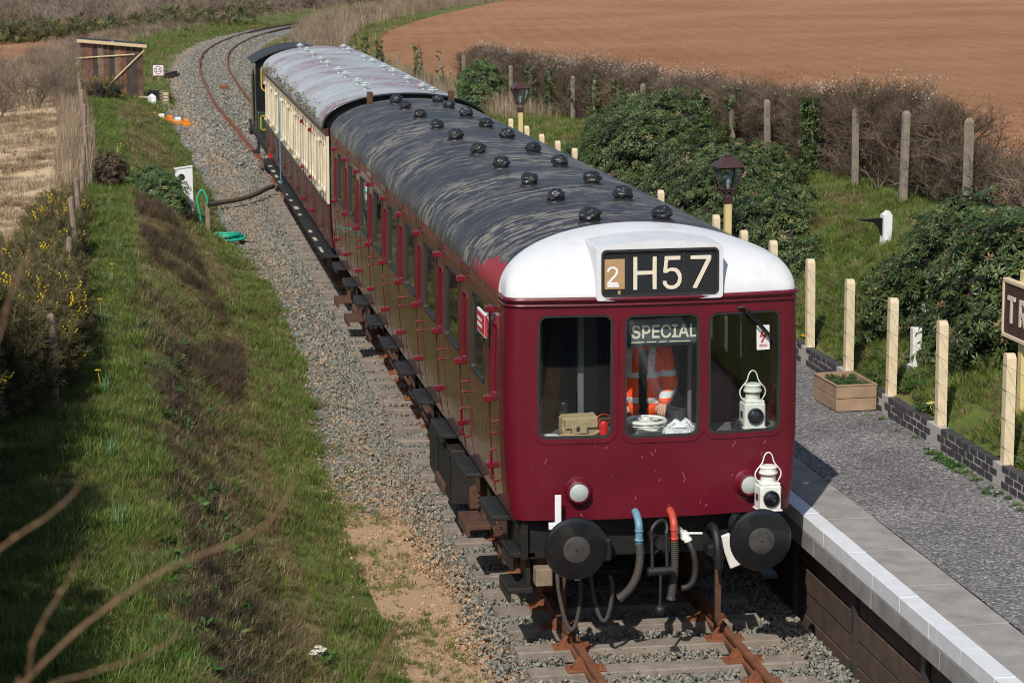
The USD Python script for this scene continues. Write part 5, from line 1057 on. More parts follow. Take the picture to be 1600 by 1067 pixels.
o = thing('white_sack', 'white filled sack beside the shed wall', 'sack', (-4.02, 78.7, float(H(-4.02, 78.7)))); put('bag', blob([(x, y, z) for x in (-.17, .17) for y in (-.15, .15) for z in (0, .33)]+[(0, 0, .45)], .08, 7, 3), 'cloth_white', o, True)
o = thing('orange_rollers', 'row of orange track rollers lying along the bank foot', 'track rollers', (-3.45, 69.2, float(H(-3.45, 69.2))), .3)
for i in range(5):
    yy = -2.2+i*1.0; put('frame', B().bb(-.14, .14, yy, yy+.45, .02, .15, .02), 'orange_plastic', o, False); put('roller', cyl((-.1, yy+.22, .2), (.1, yy+.22, .2), .09, 12), 'white_enamel' if i % 2 else 'orange_plastic', o, 30)
o = thing('track_block', 'rusty square block lying between the rails near the bend', 'block', tuple(along(86.5, .0, -.13))); put('block', B().bb(-.2, .2, -.35, .35, 0, .22, .03), 'rust', o, False)
# wire fence left of the bank
fl_ = thing('wire_fence', 'weathered wooden post and wire fence along the top of the bank', 'fence')
for i, y in enumerate([6.8, 10.5, 15.5, 20, 24.5, 29, 33.5, 38, 42.5, 47, 51, 55, 59, 63, 67, 71]):
    x = float(fence_x(y))-.05; z = float(H(x, y)); h = 1.05+rs.normal(0, .08)
    m = tube([(0, 0, -.1), (rs.normal(0, .01), rs.normal(0, .01), h*.5), (rs.normal(0, .02), rs.normal(0, .02), h), (0.0, 0, h+.02)], [.06, .058, .054, .03], 10); m.apply_translation((x, y, z)); put('post', m, 'grey_wood', fl_, 40)
for hgt in (.35, .7, 1.05):
    yy = np.arange(6.8, 72, 1.5); put('wire', tube([(float(fence_x(y))-.05, y, float(H(float(fence_x(y)), y))+hgt) for y in yy], .003, 4), 'wire', fl_, True)
# concrete posts along the hedge
hf = thing('hedge_fence', 'line of tall weathered concrete posts standing in front of the hedge', 'fence')
HP = [(7.3, 11.4), (7.2, 14.0), (7.2, 16.5), (7.2, 19.2), (7.2, 22.0), (7.2, 24.7), (7.2, 27.4), (7.2, 30.2), (7.2, 33.1), (7.2, 36.0), (7.15, 38.8), (7.1, 41.6), (7.05, 45.0), (7.0, 48.0), (6.9, 51), (6.7, 54.4), (6.4, 58), (6.1, 62), (5.8, 66), (5.5, 70), (5.2, 74), (5.0, 78), (4.9, 82), (4.9, 86), (5.0, 90), (5.2, 94)]
HP = [(x, y) for x, y in HP]+[(7.4, 8.8), (7.5, 6.0)]
for i, (x, y) in enumerate(HP):
    z = float(H(x, y)); h = 1.45+rs.normal(0, .04) if y < 15 else 1.28+rs.normal(0, .05) if y < 60 else 1.05+rs.normal(0, .06); w = .05 if y < 15 else .042
    p = np.array([(sx*w, sy*w, zz_) for sx in (-1, 1) for sy in (-1, 1) for zz_ in (-.2, h-.05)]+[(sx*w*.6, sy*w*.6, h) for sx in (-1, 1) for sy in (-1, 1)])
    m = trimesh.convex.convex_hull(p); m.apply_transform(rotm([0, 0, 1], rs.uniform(0, .5))); m.apply_transform(rotm([rs.normal(), rs.normal(), 0], rs.normal(0, .025))); m.apply_translation((x-.10, y, z)); put('post', m, 'old_post', hf, 15)
HPs = sorted(HP, key=lambda q: q[1])
for hgt in (.3, .65, 1.0): put('wire', tube([(x-.11, y, float(H(x-.05, y))+hgt) for x, y in HPs], .003, 4), 'wire', hf, True)
# ------------------------------------------------------------------ plants
leafy('grass_lush', [(.085, .128, .022), (.145, .208, .034), (.195, .26, .052), (.26, .295, .095)], .55, .35, .8)
leafy('grass_olive', [(.115, .098, .034), (.175, .145, .054), (.235, .19, .078), (.31, .24, .125)], .7, .3, 1.1)
leafy('grass_straw', [(.17, .11, .055), (.30, .22, .115), (.42, .33, .19), (.52, .43, .27)], .8, .25, 1.5)
leafy('rhodo_leaf', [(.028, .044, .010), (.050, .078, .016), (.080, .116, .026), (.14, .165, .05)], .42, .15, 1.3, .5)
leafy('laurel_leaf', [(.04, .075, .018), (.07, .125, .028), (.11, .17, .042), (.17, .21, .07)], .4, .2, 1.6, .5)
leafy('gorse_green', [(.075, .068, .028), (.13, .115, .044), (.185, .155, .064), (.26, .205, .10)], .7, .15, 2.)
leafy('heather_brown', [(.036, .024, .013), (.066, .043, .024), (.10, .066, .037), (.15, .105, .062)], .8, .1, 2.)
leafy('hedge_twig', [(.072, .048, .030), (.12, .083, .053), (.18, .128, .086), (.27, .21, .155)], .8, .05, 1.0)
leafy('scrub_twig', [(.13, .094, .068), (.21, .157, .115), (.29, .225, .17), (.40, .325, .26)], .8, .05, .5)
leafy('reed_straw', [(.22, .155, .095), (.34, .25, .16), (.45, .345, .235), (.54, .44, .32)], .85, .2, .8)
leafy('weed_green', [(.03, .08, .015), (.05, .13, .02), (.09, .19, .03), (.14, .24, .05)], .5, .3, 2.)
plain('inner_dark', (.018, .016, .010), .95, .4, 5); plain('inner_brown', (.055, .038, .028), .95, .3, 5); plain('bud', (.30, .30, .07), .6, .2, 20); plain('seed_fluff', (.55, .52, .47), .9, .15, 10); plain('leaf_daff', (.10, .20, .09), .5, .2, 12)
def blades(n, h, spread, w, lean, seed, seg=2):
    r = np.random.default_rng(seed); V, F = [], []
    for i in range(n):
        a, q = r.uniform(0, 2*pi), spread*math.sqrt(r.uniform()); p = np.array([q*math.cos(a), q*math.sin(a), -.01]); az = r.uniform(0, 2*pi) if r.uniform() < .5 else a
        hh = h*r.uniform(.55, 1.1); ln = lean*r.uniform(.2, 1.2); d = np.array([math.cos(az), math.sin(az), 0]); sd = np.array([-d[1], d[0], 0])*w/2*r.uniform(.7, 1.2); b = len(V)
        pts = []
        for k in range(seg+1):
            t_ = k/seg; c = p+d*ln*hh*t_**1.8+np.array([0, 0, hh*(t_-.25*ln*t_**2)]); wd = (1-t_**1.5)
            if k < seg: V += [c-sd*wd, c+sd*wd]
            else: V += [c]
        for k in range(seg-1): F += [[b+2*k, b+2*k+1, b+2*k+3], [b+2*k, b+2*k+3, b+2*k+2]]
        F += [[b+2*seg-2, b+2*seg-1, b+2*seg]]
    return trimesh.Trimesh(np.array(V), F, process=False)
def whorl(n, ln, w, seed, up=.15, bud=True):
    r = np.random.default_rng(seed); V, F = [], []
    for i in range(n):
        a = i*2*pi/n*1.0+r.uniform(-.25, .25); e = r.uniform(-.35, .45)+up; d = np.array([math.cos(a)*math.cos(e), math.sin(a)*math.cos(e), math.sin(e)]); sd = np.array([-math.sin(a), math.cos(a), 0]); nn_ = np.cross(d, sd); L_ = ln*r.uniform(.7, 1.15); b = len(V); p = d*.015
        dr = np.array([0, 0, -.18*L_])
        V += [p, p+d*L_*.38-sd*w/2-nn_*.0+nn_*(-.006), p+d*L_*.40+nn_*.004, p+d*L_*.38+sd*w/2-nn_*.006, p+d*L_*.75-sd*w*.33+dr*.5, p+d*L_*.75+dr*.45+nn_*.003, p+d*L_*.75+sd*w*.33+dr*.5, p+d*L_+dr]
        F += [[b+j for j in q] for q in ((0, 2, 1), (0, 3, 2), (1, 2, 5), (1, 5, 4), (2, 3, 6), (2, 6, 5), (4, 5, 7), (5, 6, 7))]
    return trimesh.Trimesh(np.array(V), F, process=False)
def sticks(S):
    S = [s_ for s_ in S]; p0 = np.array([s_[0] for s_ in S], float); p1 = np.array([s_[1] for s_ in S], float); r0 = np.array([s_[2] for s_ in S]); r1 = np.array([s_[3] for s_ in S])
    d = p1-p0; d /= np.linalg.norm(d, axis=1, keepdims=True)+1e-9; a = np.where(np.abs(d[:, 2:3]) < .9, [[0, 0, 1.]], [[1., 0, 0]]); u = np.cross(d, a); u /= np.linalg.norm(u, axis=1, keepdims=True); v = np.cross(d, u); n = len(S); V = np.empty((n, 6, 3))
    for k in range(3):
        c, s_ = math.cos(k*2*pi/3), math.sin(k*2*pi/3); o = u*c+v*s_; V[:, k] = p0+o*r0[:, None]; V[:, 3+k] = p1+o*r1[:, None]
    f = np.array([[k, (k+1) % 3, 3+k] for k in range(3)]+[[(k+1) % 3, 3+(k+1) % 3, 3+k] for k in range(3)]); F = (np.arange(n)[:, None, None]*6+f[None]).reshape(-1, 3)
    return trimesh.Trimesh(V.reshape(-1, 3), F, process=False)
def branchy(seed, trunks, h, spread, r0, depth, kids=3, up=.6, wob=.35, lf=.62):
    r = np.random.default_rng(seed); S = []
    def grow(p, d, l, rad, lev):
        k = 2; q = p
        for i in range(k):
            d = d+r.normal(0, wob*.35, 3); d /= np.linalg.norm(d); q2 = q+d*l/k; S.append((q, q2, rad*(1-.2*i), rad*(1-.2*(i+1)))); q = q2
            if lev > 0:
                for _ in range(kids if i else max(1, kids-1)):
                    e = d+r.normal(0, wob*1.5, 3)+np.array([0, 0, up*.5]); e /= np.linalg.norm(e); grow(q, e, l*lf*r.uniform(.7, 1.2), rad*.55, lev-1)
    for _ in range(trunks):
        a = r.uniform(0, 2*pi); d = np.array([math.cos(a)*spread, math.sin(a)*spread, 1.0])*1.0; d /= np.linalg.norm(d); grow(np.array([math.cos(a), math.sin(a), 0])*.06*h*r.uniform(0, 1), d, h*.5*r.uniform(.7, 1.1), r0, depth)
    return sticks(S)
# --- grass
T_A = [(blades(16, .13, .05, .008, .7, 1), 'grass_lush'), (blades(16, .10, .06, .008, .9, 2), 'grass_lush')]
T_B = [(blades(18, .07, .06, .007, 1.0, 3), 'grass_olive'), (blades(14, .10, .06, .006, 1.2, 4), 'grass_olive')]
T_C = [(blades(12, .10, .07, .006, 1.3, 5), 'grass_straw')]
TUFTS = T_A+T_B+T_C
def bank_grass(y0, y1, per, sc):
    n = int((y1-y0)*4.1*per); y = R.uniform(y0, y1, n); fx, tx, cx = fence_x(y)-.15, toe_x(y)+.95, crest_x(y); x = fx+(tx-fx)*R.uniform(0, 1, n)
    nz = meshkit.fbm(np.stack([x*1.3, y*1.3, 0*x], -1), 3, 2); nz2 = meshkit.fbm(np.stack([x*3.5, y*3.5, 0*x], -1), 2, 12)
    slope = np.clip((x-cx)/(toe_x(y)-cx), -1, 1.3); toe = np.clip((x-toe_x(y)+.55-(nz-.5)*1.4)/.6, 0, 1)
    ragged = np.exp(-((x-cx-.25)/.32)**2)*np.clip((18-y)/6, 0, 1)        # bare earthy strip along the crest
    keep = (R.uniform(size=n) < np.where(x > toe_x(y)+.1, .45*np.clip((nz-.40)*5, 0, 1)*np.clip((34-y)/6, 0, 1)*np.clip(1.25-(x-toe_x(y)), 0, 1), 1-.94*toe)) & (R.uniform(size=n) < 1-.8*ragged*(nz2 > .40)) & ((nz2 > .18) | (x < cx))
    pa = np.where(slope < 0, .5+.9*(nz-.35), np.where(slope < .65, .06+.9*(nz-.45), .55)); pc = np.where(slope < 0, .04, np.where(slope < .65, .36, .18)); u = R.uniform(size=n)
    typ = np.where(u < pa, R.integers(0, 2, n), np.where(u > 1-pc, 4, 2+R.integers(0, 2, n)))
    s_ = sc*R.uniform(.6, 1.4, n)*np.where((slope < 0) & (y < 12), 1.1, .85)*(.45+1.2*nz)*np.where(x > toe_x(y), .6, 1)
    k = keep; x, y, typ, s_ = x[k], y[k], typ[k], s_[k]; z = H(x, y)
    q = qmul(to_quat(np.c_[R.normal(.12, .16, len(x)), R.normal(0.0, .16, len(x)), np.ones(len(x))]), yaw_quat(R.uniform(0, 2*pi, len(x))))
    scatter('grass', None, TUFTS, np.c_[x, y, z], q, s_, typ, 'green and straw coloured grass growing over the bank beside the track', 'grass')
n = 9000; y = R.uniform(-8, 9, n); x = fence_x(y)-R.uniform(.0, 1.0, n); scatter('grass', None, TUFTS, np.c_[x, y, H(x, y)], None, R.uniform(.8, 1.5, n), R.choice(5, n, p=[.35, .3, .15, .1, .1]), 'rough shaded grass at the foot of the dark gorse', 'grass')
bank_grass(-14, -5, 90, 1.3); bank_grass(-5, 11, 520, 1.0); bank_grass(11, 30, 230, 1.2); bank_grass(30, 76, 90, 1.7)
def right_grass(y0, y1, per, sc, x0=None, x1=None, pa=.7, pc=.12, label='grass growing over the slope behind the platform fence', zones=None):
    lo = (lambda y: np.where(y < 36, 4.22, XC(y)+2.5)) if x0 is None else x0; hi = (lambda y: bound_x(y)+.1) if x1 is None else x1
    n = int((y1-y0)*per*4); y = R.uniform(y0, y1, n); x = lo(y)+(hi(y)-lo(y))*R.uniform(0, 1, n); nz = meshkit.fbm(np.stack([x*1.2, y*1.2, 0*x], -1), 3, 22); u = R.uniform(size=n)
    keep = nz > .27; typ = np.where(u < pa*(nz > .42), R.integers(0, 2, n), np.where(u > 1-pc, 4, 2+R.integers(0, 2, n))); s_ = sc*R.uniform(.7, 1.3, n)*(.7+.6*nz)
    x, y, typ, s_ = x[keep], y[keep], typ[keep], s_[keep]; z = H(x, y)
    scatter('grass', None, TUFTS, np.c_[x, y, z], qmul(to_quat(np.c_[R.normal(-.1, .2, (len(x), 2)), np.ones(len(x))]), yaw_quat(R.uniform(0, 2*pi, len(x)))), s_, typ, label, 'grass')
right_grass(1, 26, 330, 1.05); right_grass(26, 62, 120, 1.5)
right_grass(62, 150, 14, 3.0, x0=lambda y: XC(y)+2.6, pa=.35, pc=.45, label='pale dry grass on the verge inside the bend')
right_grass(76, 170, 22, 2.6, x0=lambda y: XC(y)-8, x1=lambda y: XC(y)-2.4, pa=.6, pc=.2, label='grass beside the track around the shed and bend')
# dry field tufts
def dry(y0, y1, per, sc, x0, x1, label, proto, hmin=0):
    n = int((y1-y0)*(x1-x0)*per); y = R.uniform(y0, y1, n); x = fence_x(y)+R.uniform(x0, x1, n); nz = meshkit.fbm(np.stack([x*.8, y*.8, 0*x], -1), 3, 31); k = R.uniform(size=n) < np.clip((nz-.25)*3, .1, 1)
    x, y = x[k], y[k]; scatter('dry_grass', None, proto, np.c_[x, y, H(x, y)], None, sc*R.uniform(.6, 1.4, len(x)), None, label, 'dry grass')
STRAW = [(blades(16, .12, .09, .009, 1.6, 41), 'grass_straw'), (blades(14, .16, .10, .008, 1.9, 42), 'reed_straw')]
dry(12, 62, 26, 1.5, -9, -.2, 'flattened tan grass stalks covering the field beyond the fence', STRAW)
dry(62, 105, 7, 2.6, -14, -.2, 'flattened tan grass stalks covering the field beyond the fence', STRAW)
REED = [(blades(14, .75, .16, .014, .35, 43, 3), 'reed_straw'), (blades(14, .6, .18, .012, .6, 44, 3), 'reed_straw'), (blades(10, .6, .16, .010, .5, 45, 3), 'scrub_twig')]
def reeds(n, xf_, y0, y1, sc, label):
    y = R.uniform(y0, y1, n); x = xf_(y, n); scatter('dead_stalks', None, REED, np.c_[x, y, H(x, y)], None, sc*R.uniform(.6, 1.25, n), None, label, 'dead stalks')
reeds(700, lambda y, n: fence_x(y)+R.uniform(-.75, .1, n), 33, 75, 1.0, 'pale dead stalks standing along the wire fence by the field')
reeds(1100, lambda y, n: I(y, [30, 60, 78, 95], [7.0, 6.4, 5.2, 5.3])+R.uniform(-1.1, .3, n), 44, 98, .95, 'dead straw stalks at the foot of the hedge posts')
reeds(2600, lambda y, n: XC(y)+I(y, [80, 110, 140, 200], [4.0, 4.5, 5.0, 5.0])+R.uniform(0, 1, n)*I(y, [80, 110, 140, 205], [1.0, 3.0, 5, 9]), 84, 205, 1.6, 'brown dead reeds between the bend and the ploughed field')
reeds(1800, lambda y, n: XC(y)-I(y, [90, 170], [7., 4.5])-R.uniform(0, 5, n), 98, 205, .85, 'brown dead reeds lining the outside of the bend')
# --- rhododendrons
W1, W2, W3 = whorl(9, .15, .045, 1), whorl(8, .13, .042, 2, .3), whorl(10, .16, .04, 3, -.05)
BUD = trimesh.creation.icosphere(0, .014)
def lobes_points(lobes, per, zmin, r, shell=(.80, 1.04)):
    P, D = [], []
    for c, rad in lobes:
        c, rad = np.array(c, float), np.array(rad, float); n = int(per*4*pi*((rad[0]*rad[1])**1.6/3+(rad[0]*rad[2])**1.6/3+(rad[1]*rad[2])**1.6/3)**(1/1.6)); d = r.normal(size=(n, 3)); d /= np.linalg.norm(d, axis=1, keepdims=True)
        bump_ = 1+.34*(meshkit.fbm(d*3.1+c, 3, 7)-.5)*2; p = c+d*rad*(r.uniform(*shell, n)*bump_)[:, None]; nrm = d/rad; nrm /= np.linalg.norm(nrm, axis=1, keepdims=True); k = np.ones(n, bool)
        for c2, r2 in lobes:
            if c2 is not c and not np.allclose(c2, c): k &= np.linalg.norm((p-np.array(c2))/np.array(r2), axis=1) > .80
        k &= p[:, 2] > zmin(p[:, 0], p[:, 1]); P.append(p[k]); D.append(nrm[k])
    return np.vstack(P), np.vstack(D)
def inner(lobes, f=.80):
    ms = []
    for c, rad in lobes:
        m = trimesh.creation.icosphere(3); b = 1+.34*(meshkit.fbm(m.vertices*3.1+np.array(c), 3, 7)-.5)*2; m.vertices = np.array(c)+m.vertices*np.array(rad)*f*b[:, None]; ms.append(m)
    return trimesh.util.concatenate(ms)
def rhodo(name, label, lobes, per=70, seed=0, mat_='rhodo_leaf', cat='bush', sc=1.0):
    r = np.random.default_rng(seed+100); c0 = np.mean([l[0] for l in lobes], axis=0); base = np.array([c0[0], c0[1], float(H(c0[0], c0[1]))])
    o = thing(name, label, cat, base); lb = [(np.array(c)-base, rad) for c, rad in lobes]
    P, D = lobes_points(lb, per*2.2/sc**.5, lambda x, y: H(x+base[0], y+base[1])-base[2]+.03, r, (.74, 1.08)); n = len(P)
    dirs = D*.75+np.array([-.12, -.15, .65])+r.normal(0, .25, (n, 3)); q = qmul(to_quat(dirs), yaw_quat(r.uniform(0, 2*pi, n)))
    tp_ = np.where(r.uniform(size=n) < .035, 3, r.integers(0, 3, n)); scatter('leaves', o, [(W1, mat_), (W2, mat_), (W3, mat_), (W2, 'grass_straw')], P, q, sc*.63*r.uniform(.55, 1.4, n), tp_)
    k = r.uniform(size=n) < .10; scatter('buds', o, [(BUD, 'bud')], P[k]+D[k]*.015, None, r.uniform(.7, 1.3, k.sum()))
    S = []
    for _ in range(26):
        i = r.integers(n); a = np.array([r.normal(0, .25), r.normal(0, .25), -.1]); m_ = P[i]*.55+r.normal(0, .12, 3); S += [(a, m_, .028, .018), (m_, P[i]*.97, .018, .007)]
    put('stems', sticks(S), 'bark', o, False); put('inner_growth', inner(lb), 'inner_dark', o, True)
    return o
rhodo('rhododendron', 'large dark rhododendron with flat top behind the middle of the fence', [((5.7, 27.3, 2.0), (1.15, 1.9, 1.25)), ((5.2, 24.6, 1.9), (1.05, 1.5, 1.2)), ((6.0, 25.6, 2.4), (1.1, 1.7, 1.0)), ((5.0, 28.6, 1.5), (.85, 1.1, .9))], 75, 1)
rhodo('rhododendron', 'broad rhododendron right behind the near lamp post', [((5.6, 20.6, 1.9), (1.1, 1.6, 1.15)), ((5.3, 18.2, 1.75), (1.05, 1.4, 1.05)), ((6.1, 19.0, 2.15), (.9, 1.3, .8)), ((5.0, 22.3, 1.5), (.8, 1.1, .8))], 75, 2)
rhodo('rhododendron', 'low spreading rhododendron beside the cab dome and cream posts', [((5.45, 15.3, 1.65), (.8, 1.3, .8)), ((5.15, 13.0, 1.45), (.65, .9, .62)), ((5.8, 16.6, 1.9), (.8, 1.0, .7))], 85, 3)
rhodo('rhododendron', 'nearest glossy rhododendron rising between planter and station sign', [((5.85, 7.0, 2.1), (1.1, 1.4, 1.2)), ((5.75, 5.0, 2.2), (1.05, 1.3, 1.2)), ((5.25, 7.9, 1.7), (.70, .8, .75)), ((6.3, 8.4, 2.2), (.8, .9, .8)), ((5.35, 5.8, 1.5), (.75, 1.0, .7))], 95, 4)
rhodo('laurel_bush', 'dark evergreen bush against the hedge behind the far lamp', [((5.9, 51.5, 1.95), (.72, 1.2, .85)), ((5.6, 50.4, 1.6), (.55, .9, .6))], 60, 5, 'laurel_leaf')
rhodo('laurel_bush', 'small evergreen bush on the bank crest beside the white marker board', [((-4.2, 33.2, .85), (.55, .9, .55)), ((-4.45, 34.2, 1.0), (.5, .6, .45)), ((-4.0, 32.2, .65), (.4, .6, .4))], 85, 6, 'laurel_leaf', sc=.75)
rhodo('shrub', 'round brown leaved shrub against the fence post by the daffodils', [((-5.35, 34.5, 1.25), (.42, .6, .50))], 130, 7, 'heather_brown', sc=.55)
# --- gorse along the fence
def needles(seed):
    r = np.random.default_rng(seed); S = []
    for i in range(46):
        t_ = r.uniform(0, 1); a = r.uniform(0, 2*pi); p = np.array([0, 0, t_*.26]); S.append((p, p+np.array([math.cos(a)*.055, math.sin(a)*.055, .05])*r.uniform(.7, 1.2), .0035, .0008))
    S.append((np.zeros(3), np.array([0, 0, .28]), .007, .003)); return sticks(S)
def petals(seed):
    r = np.random.default_rng(seed); ms = []
    for i in range(7):
        m = trimesh.creation.icosphere(0, .0105); m.apply_scale([1, 1, 1.3]); m.apply_translation((r.normal(0, .02), r.normal(0, .02), .05+i*.022)); ms.append(m)
    return trimesh.util.concatenate(ms)
ND = [(needles(i), 'gorse_green') for i in range(3)]; PT = [(petals(i), 'yellow_flower') for i in range(2)]
def gorse(label, lobes, seed, per=120, fl=.07, name='gorse_bush'):
    r = np.random.default_rng(seed+300); c0 = np.mean([l[0] for l in lobes], axis=0); base = np.array([c0[0], c0[1], float(H(c0[0], c0[1]))]); o = thing(name, label, 'bush', base); lb = [(np.array(c)-base, rad) for c, rad in lobes]
    P, D = lobes_points(lb, per, lambda x, y: H(x+base[0], y+base[1])-base[2], r, (.78, 1.08)); n = len(P); dirs = D+np.array([0, 0, .6])+r.normal(0, .35, (n, 3))
    scatter('spines', o, ND, P, qmul(to_quat(dirs), yaw_quat(r.uniform(0, 2*pi, n))), r.uniform(.7, 1.3, n))
    cl_ = meshkit.fbm(P*1.9+seed, 2, 3); k = (cl_ > .53) & (D[:, 2] > -.1) & (r.uniform(size=n) < fl*4.5)
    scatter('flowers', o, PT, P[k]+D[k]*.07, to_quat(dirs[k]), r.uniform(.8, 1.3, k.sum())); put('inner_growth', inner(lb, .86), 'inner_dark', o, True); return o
gorse('yellow flowered gorse filling the lower fence, nearest to the twigs', [((-6.45, 6.6, 1.55), (.5, 1.3, .72)), ((-6.2, 8.2, 1.45), (.5, 1.1, .66))], 1)
gorse('yellow flowered gorse around the second fence post', [((-6.3, 9.8, 1.45), (.6, 1.9, .70)), ((-6.1, 12.2, 1.35), (.45, 1.3, .62))], 2)
gorse('yellow flowered gorse at the field corner of its row', [((-6.5, 14.8, 1.30), (.62, 1.8, .66)), ((-6.25, 17.5, 1.2), (.42, 1.5, .55))], 3)
gorse('thin sprawling gorse with few flowers by the dry field', [((-6.25, 21.0, 1.25), (.4, 1.5, .5)), ((-6.35, 24.0, 1.15), (.35, 1.4, .45)), ((-6.1, 26.5, 1.1), (.3, 1.0, .35))], 4, 90, .05)
gorse('tall dark gorse beside the bank that shades the near grass', [((-7.0, 2.6, 2.3), (.62, 2.2, 1.65)), ((-7.1, 6.0, 2.1), (.5, 1.5, 1.3)), ((-6.95, -1.2, 2.3), (.65, 2.2, 1.7)), ((-6.9, -5.2, 2.3), (.7, 2.2, 1.7))], 5, 60)
gorse('small gorse with yellow flowers in front of the shed', [((-6.15, 74.0, .55), (.35, .8, .55)), ((-5.55, 75.0, .5), (.3, .5, .5))], 6, 60, .25)
gorse('bright yellow gorse far off inside the bend', [((16.6, 198, 2.0), (1.6, 1.8, 1.3))], 7, 30, .9)
# --- heather and ragged stalks along the crest
HT = [(blades(26, .22, .07, .006, .55, 61, 2), 'heather_brown'), (blades(26, .28, .08, .006, .4, 62, 2), 'heather_brown')]
y = R.uniform(11, 32, 4600); u_ = R.uniform(0, 1, len(y)); x = crest_x(y)+I(y, [11, 16, 22, 34], [.75, .45, .2, -.05])+u_*I(y, [11, 15, 22, 30, 34], [.45, 1.05, 1.1, .8, .4]); nz = meshkit.fbm(np.stack([x*1.5, y*.7, 0*x], -1), 3, 51); k = nz > .47; x, y, nz = x[k], y[k], nz[k]
scatter('heather', None, HT+[(blades(14, .16, .09, .007, .9, 65), 'grass_straw'), (blades(14, .14, .08, .007, .9, 66), 'grass_olive'), (branchy(67, 5, .22, .6, .004, 1, 3, .4, .5), 'heather_brown')], np.c_[x, y, H(x, y)], qmul(to_quat(np.c_[R.normal(.25, .45, len(x)), R.normal(0, .45, len(x)), np.ones(len(x))]), yaw_quat(R.uniform(0, 6.28, len(x)))), R.uniform(.5, 1.25, len(x))*(.45+1.0*nz), R.choice(5, len(x), p=[.30, .26, .07, .10, .27]), 'dark brown heather spread over the upper slope of the bank', 'heather')
y = R.uniform(-5, 17, 3800); x = crest_x(y)+R.normal(.30, .30, 3800); nz = meshkit.fbm(np.stack([x*2, y*2, 0*x], -1), 3, 53); k = nz > .42; x, y = x[k], y[k]
scatter('dead_stalks', None, [(HT[0][0], 'heather_brown'), (blades(8, .2, .10, .005, 1.6, 63), 'reed_straw'), (blades(14, .14, .09, .010, 1.0, 64), 'inner_dark')], np.c_[x, y, H(x, y)], None, R.uniform(.4, 1.0, len(x)), R.choice([0, 1, 2], len(x), p=[.3, .25, .45]), 'ragged dead stems along the broken edge of the bank', 'dead stalks')
LW = [(whorl(7, .11, .05, 71, .35), 'weed_green'), (whorl(6, .09, .04, 72, .5), 'weed_green')]
y = R.uniform(-4, 14, 190); x = crest_x(y)+R.normal(.28, .25, 190); scatter('weeds', None, LW, np.c_[x, y, H(x, y)+.03], qmul(to_quat(np.c_[R.normal(0, .3, (190, 2)), np.ones(190)]), yaw_quat(R.uniform(0, 6.28, 190))), R.uniform(.5, 1.3, 190), None, 'leafy green weeds in the broken edge of the bank', 'weeds')
# weeds on platform edge and planter, primroses
y = np.r_[R.normal(2.6, .35, 70), R.normal(1.0, .5, 18), R.uniform(0, 8, 40)]; x = 3.92-np.abs(R.normal(0, .10, len(y))); scatter('weeds', None, LW+[(blades(14, .07, .05, .008, .9, 73), 'grass_lush')], np.c_[x, y, np.full(len(y), PZ)], None, R.uniform(.3, .7, len(y)), None, 'green weeds growing at the foot of the brick kerb', 'weeds')
r9 = np.random.default_rng(90); n = 70; scatter('plants', pl, LW, np.c_[r9.uniform(-.25, .25, n), r9.uniform(-.44, .44, n), r9.uniform(.28, .34, n)], None, r9.uniform(.35, .7, n))
y = R.uniform(-1, 12.5, 420); x = 4.14+np.abs(R.normal(0, .28, 420)); k = meshkit.fbm(np.stack([x*2, y*1.3, 0*x], -1), 2, 77) > .43; x, y = x[k], y[k]
scatter('bed_plants', None, LW+[(W2, 'laurel_leaf')], np.c_[x, y, H(x, y)+.04], None, R.uniform(.4, 1.0, len(x)), None, 'mixed low plants in the bed behind the brick kerb', 'plants')
def flower_clump(name, label, p, nf, col, leafm, fh, sc=1.0, cat='flowers', group=None):
    r = np.random.default_rng(int(abs(p[0]*100+p[1]*10))); z = float(H(p[0], p[1])); o = thing(name, label, cat, (p[0], p[1], z), 0, group)
    m = leafm.copy(); m.apply_scale(sc); put('leaves', m, 'leaf_daff' if fh > .15 else 'weed_green', o, False)
    for i in range(nf):
        a, q = r.uniform(0, 6.28), r.uniform(.02, .12)*sc; c = np.array([q*math.cos(a), q*math.sin(a), fh*r.uniform(.85, 1.1)]); f_ = B()
        for k_ in range(6): f_.add(xf(xf(cbox((.022, 0, 0), (.03, .02, .004)), rotm([0, 0, 1], k_*pi/3)), trimesh.transformations.translation_matrix(c)))
        f_.add(lathe([(.012, 0), (.016, .02)], c, (-.3, -.6, .4), 8)); f_.add(sticks([(np.array([c[0]*.4, c[1]*.4, 0]), c, .004, .003)])); put('flower', f_, col, o, False)
    return o
DL = blades(26, .34, .07, .014, .45, 81, 3)
for i, (x, y, nf, lb_) in enumerate(((-5.25, 42.5, 3, 'three yellow daffodils beside the brown shrub at the fence'), (-5.35, 29.5, 0, 'daffodil leaves without flowers below the brown shrub'), (-5.3, 13.4, 1, 'single yellow daffodil in the hedge shadow by the gorse'), (-5.2, 17.2, 1, 'large clump of grey green daffodil leaves on the mown bank'), (-5.1, 21.5, 0, 'pair of tall daffodil leaves at the edge of the hedge shadow'), (-5.2, 7.8, 1, 'drooping yellow daffodil low in the dark hedge shadow'), (-5.1, 3.8, 0, 'daffodil leaves in the shadow nearest the foreground twigs'), (-5.0, .6, 0, 'faded daffodil stems beside the lowest bank grass'))):
    flower_clump('daffodil_clump', lb_, (x, y), nf, 'yellow_flower', DL, .36, 1.0)
PL = trimesh.util.concatenate([xf(whorl(9, .11, .05, 85, .3), trimesh.transformations.translation_matrix([dx, dy, .03])) for dx, dy in ((0, 0), (.12, .1), (-.1, .12), (.05, -.13))])
flower_clump('primrose_clump', 'pale yellow primroses in the bed just behind the brick kerb', (4.22, 4.1), 9, 'primrose', PL, .12, 1.1)
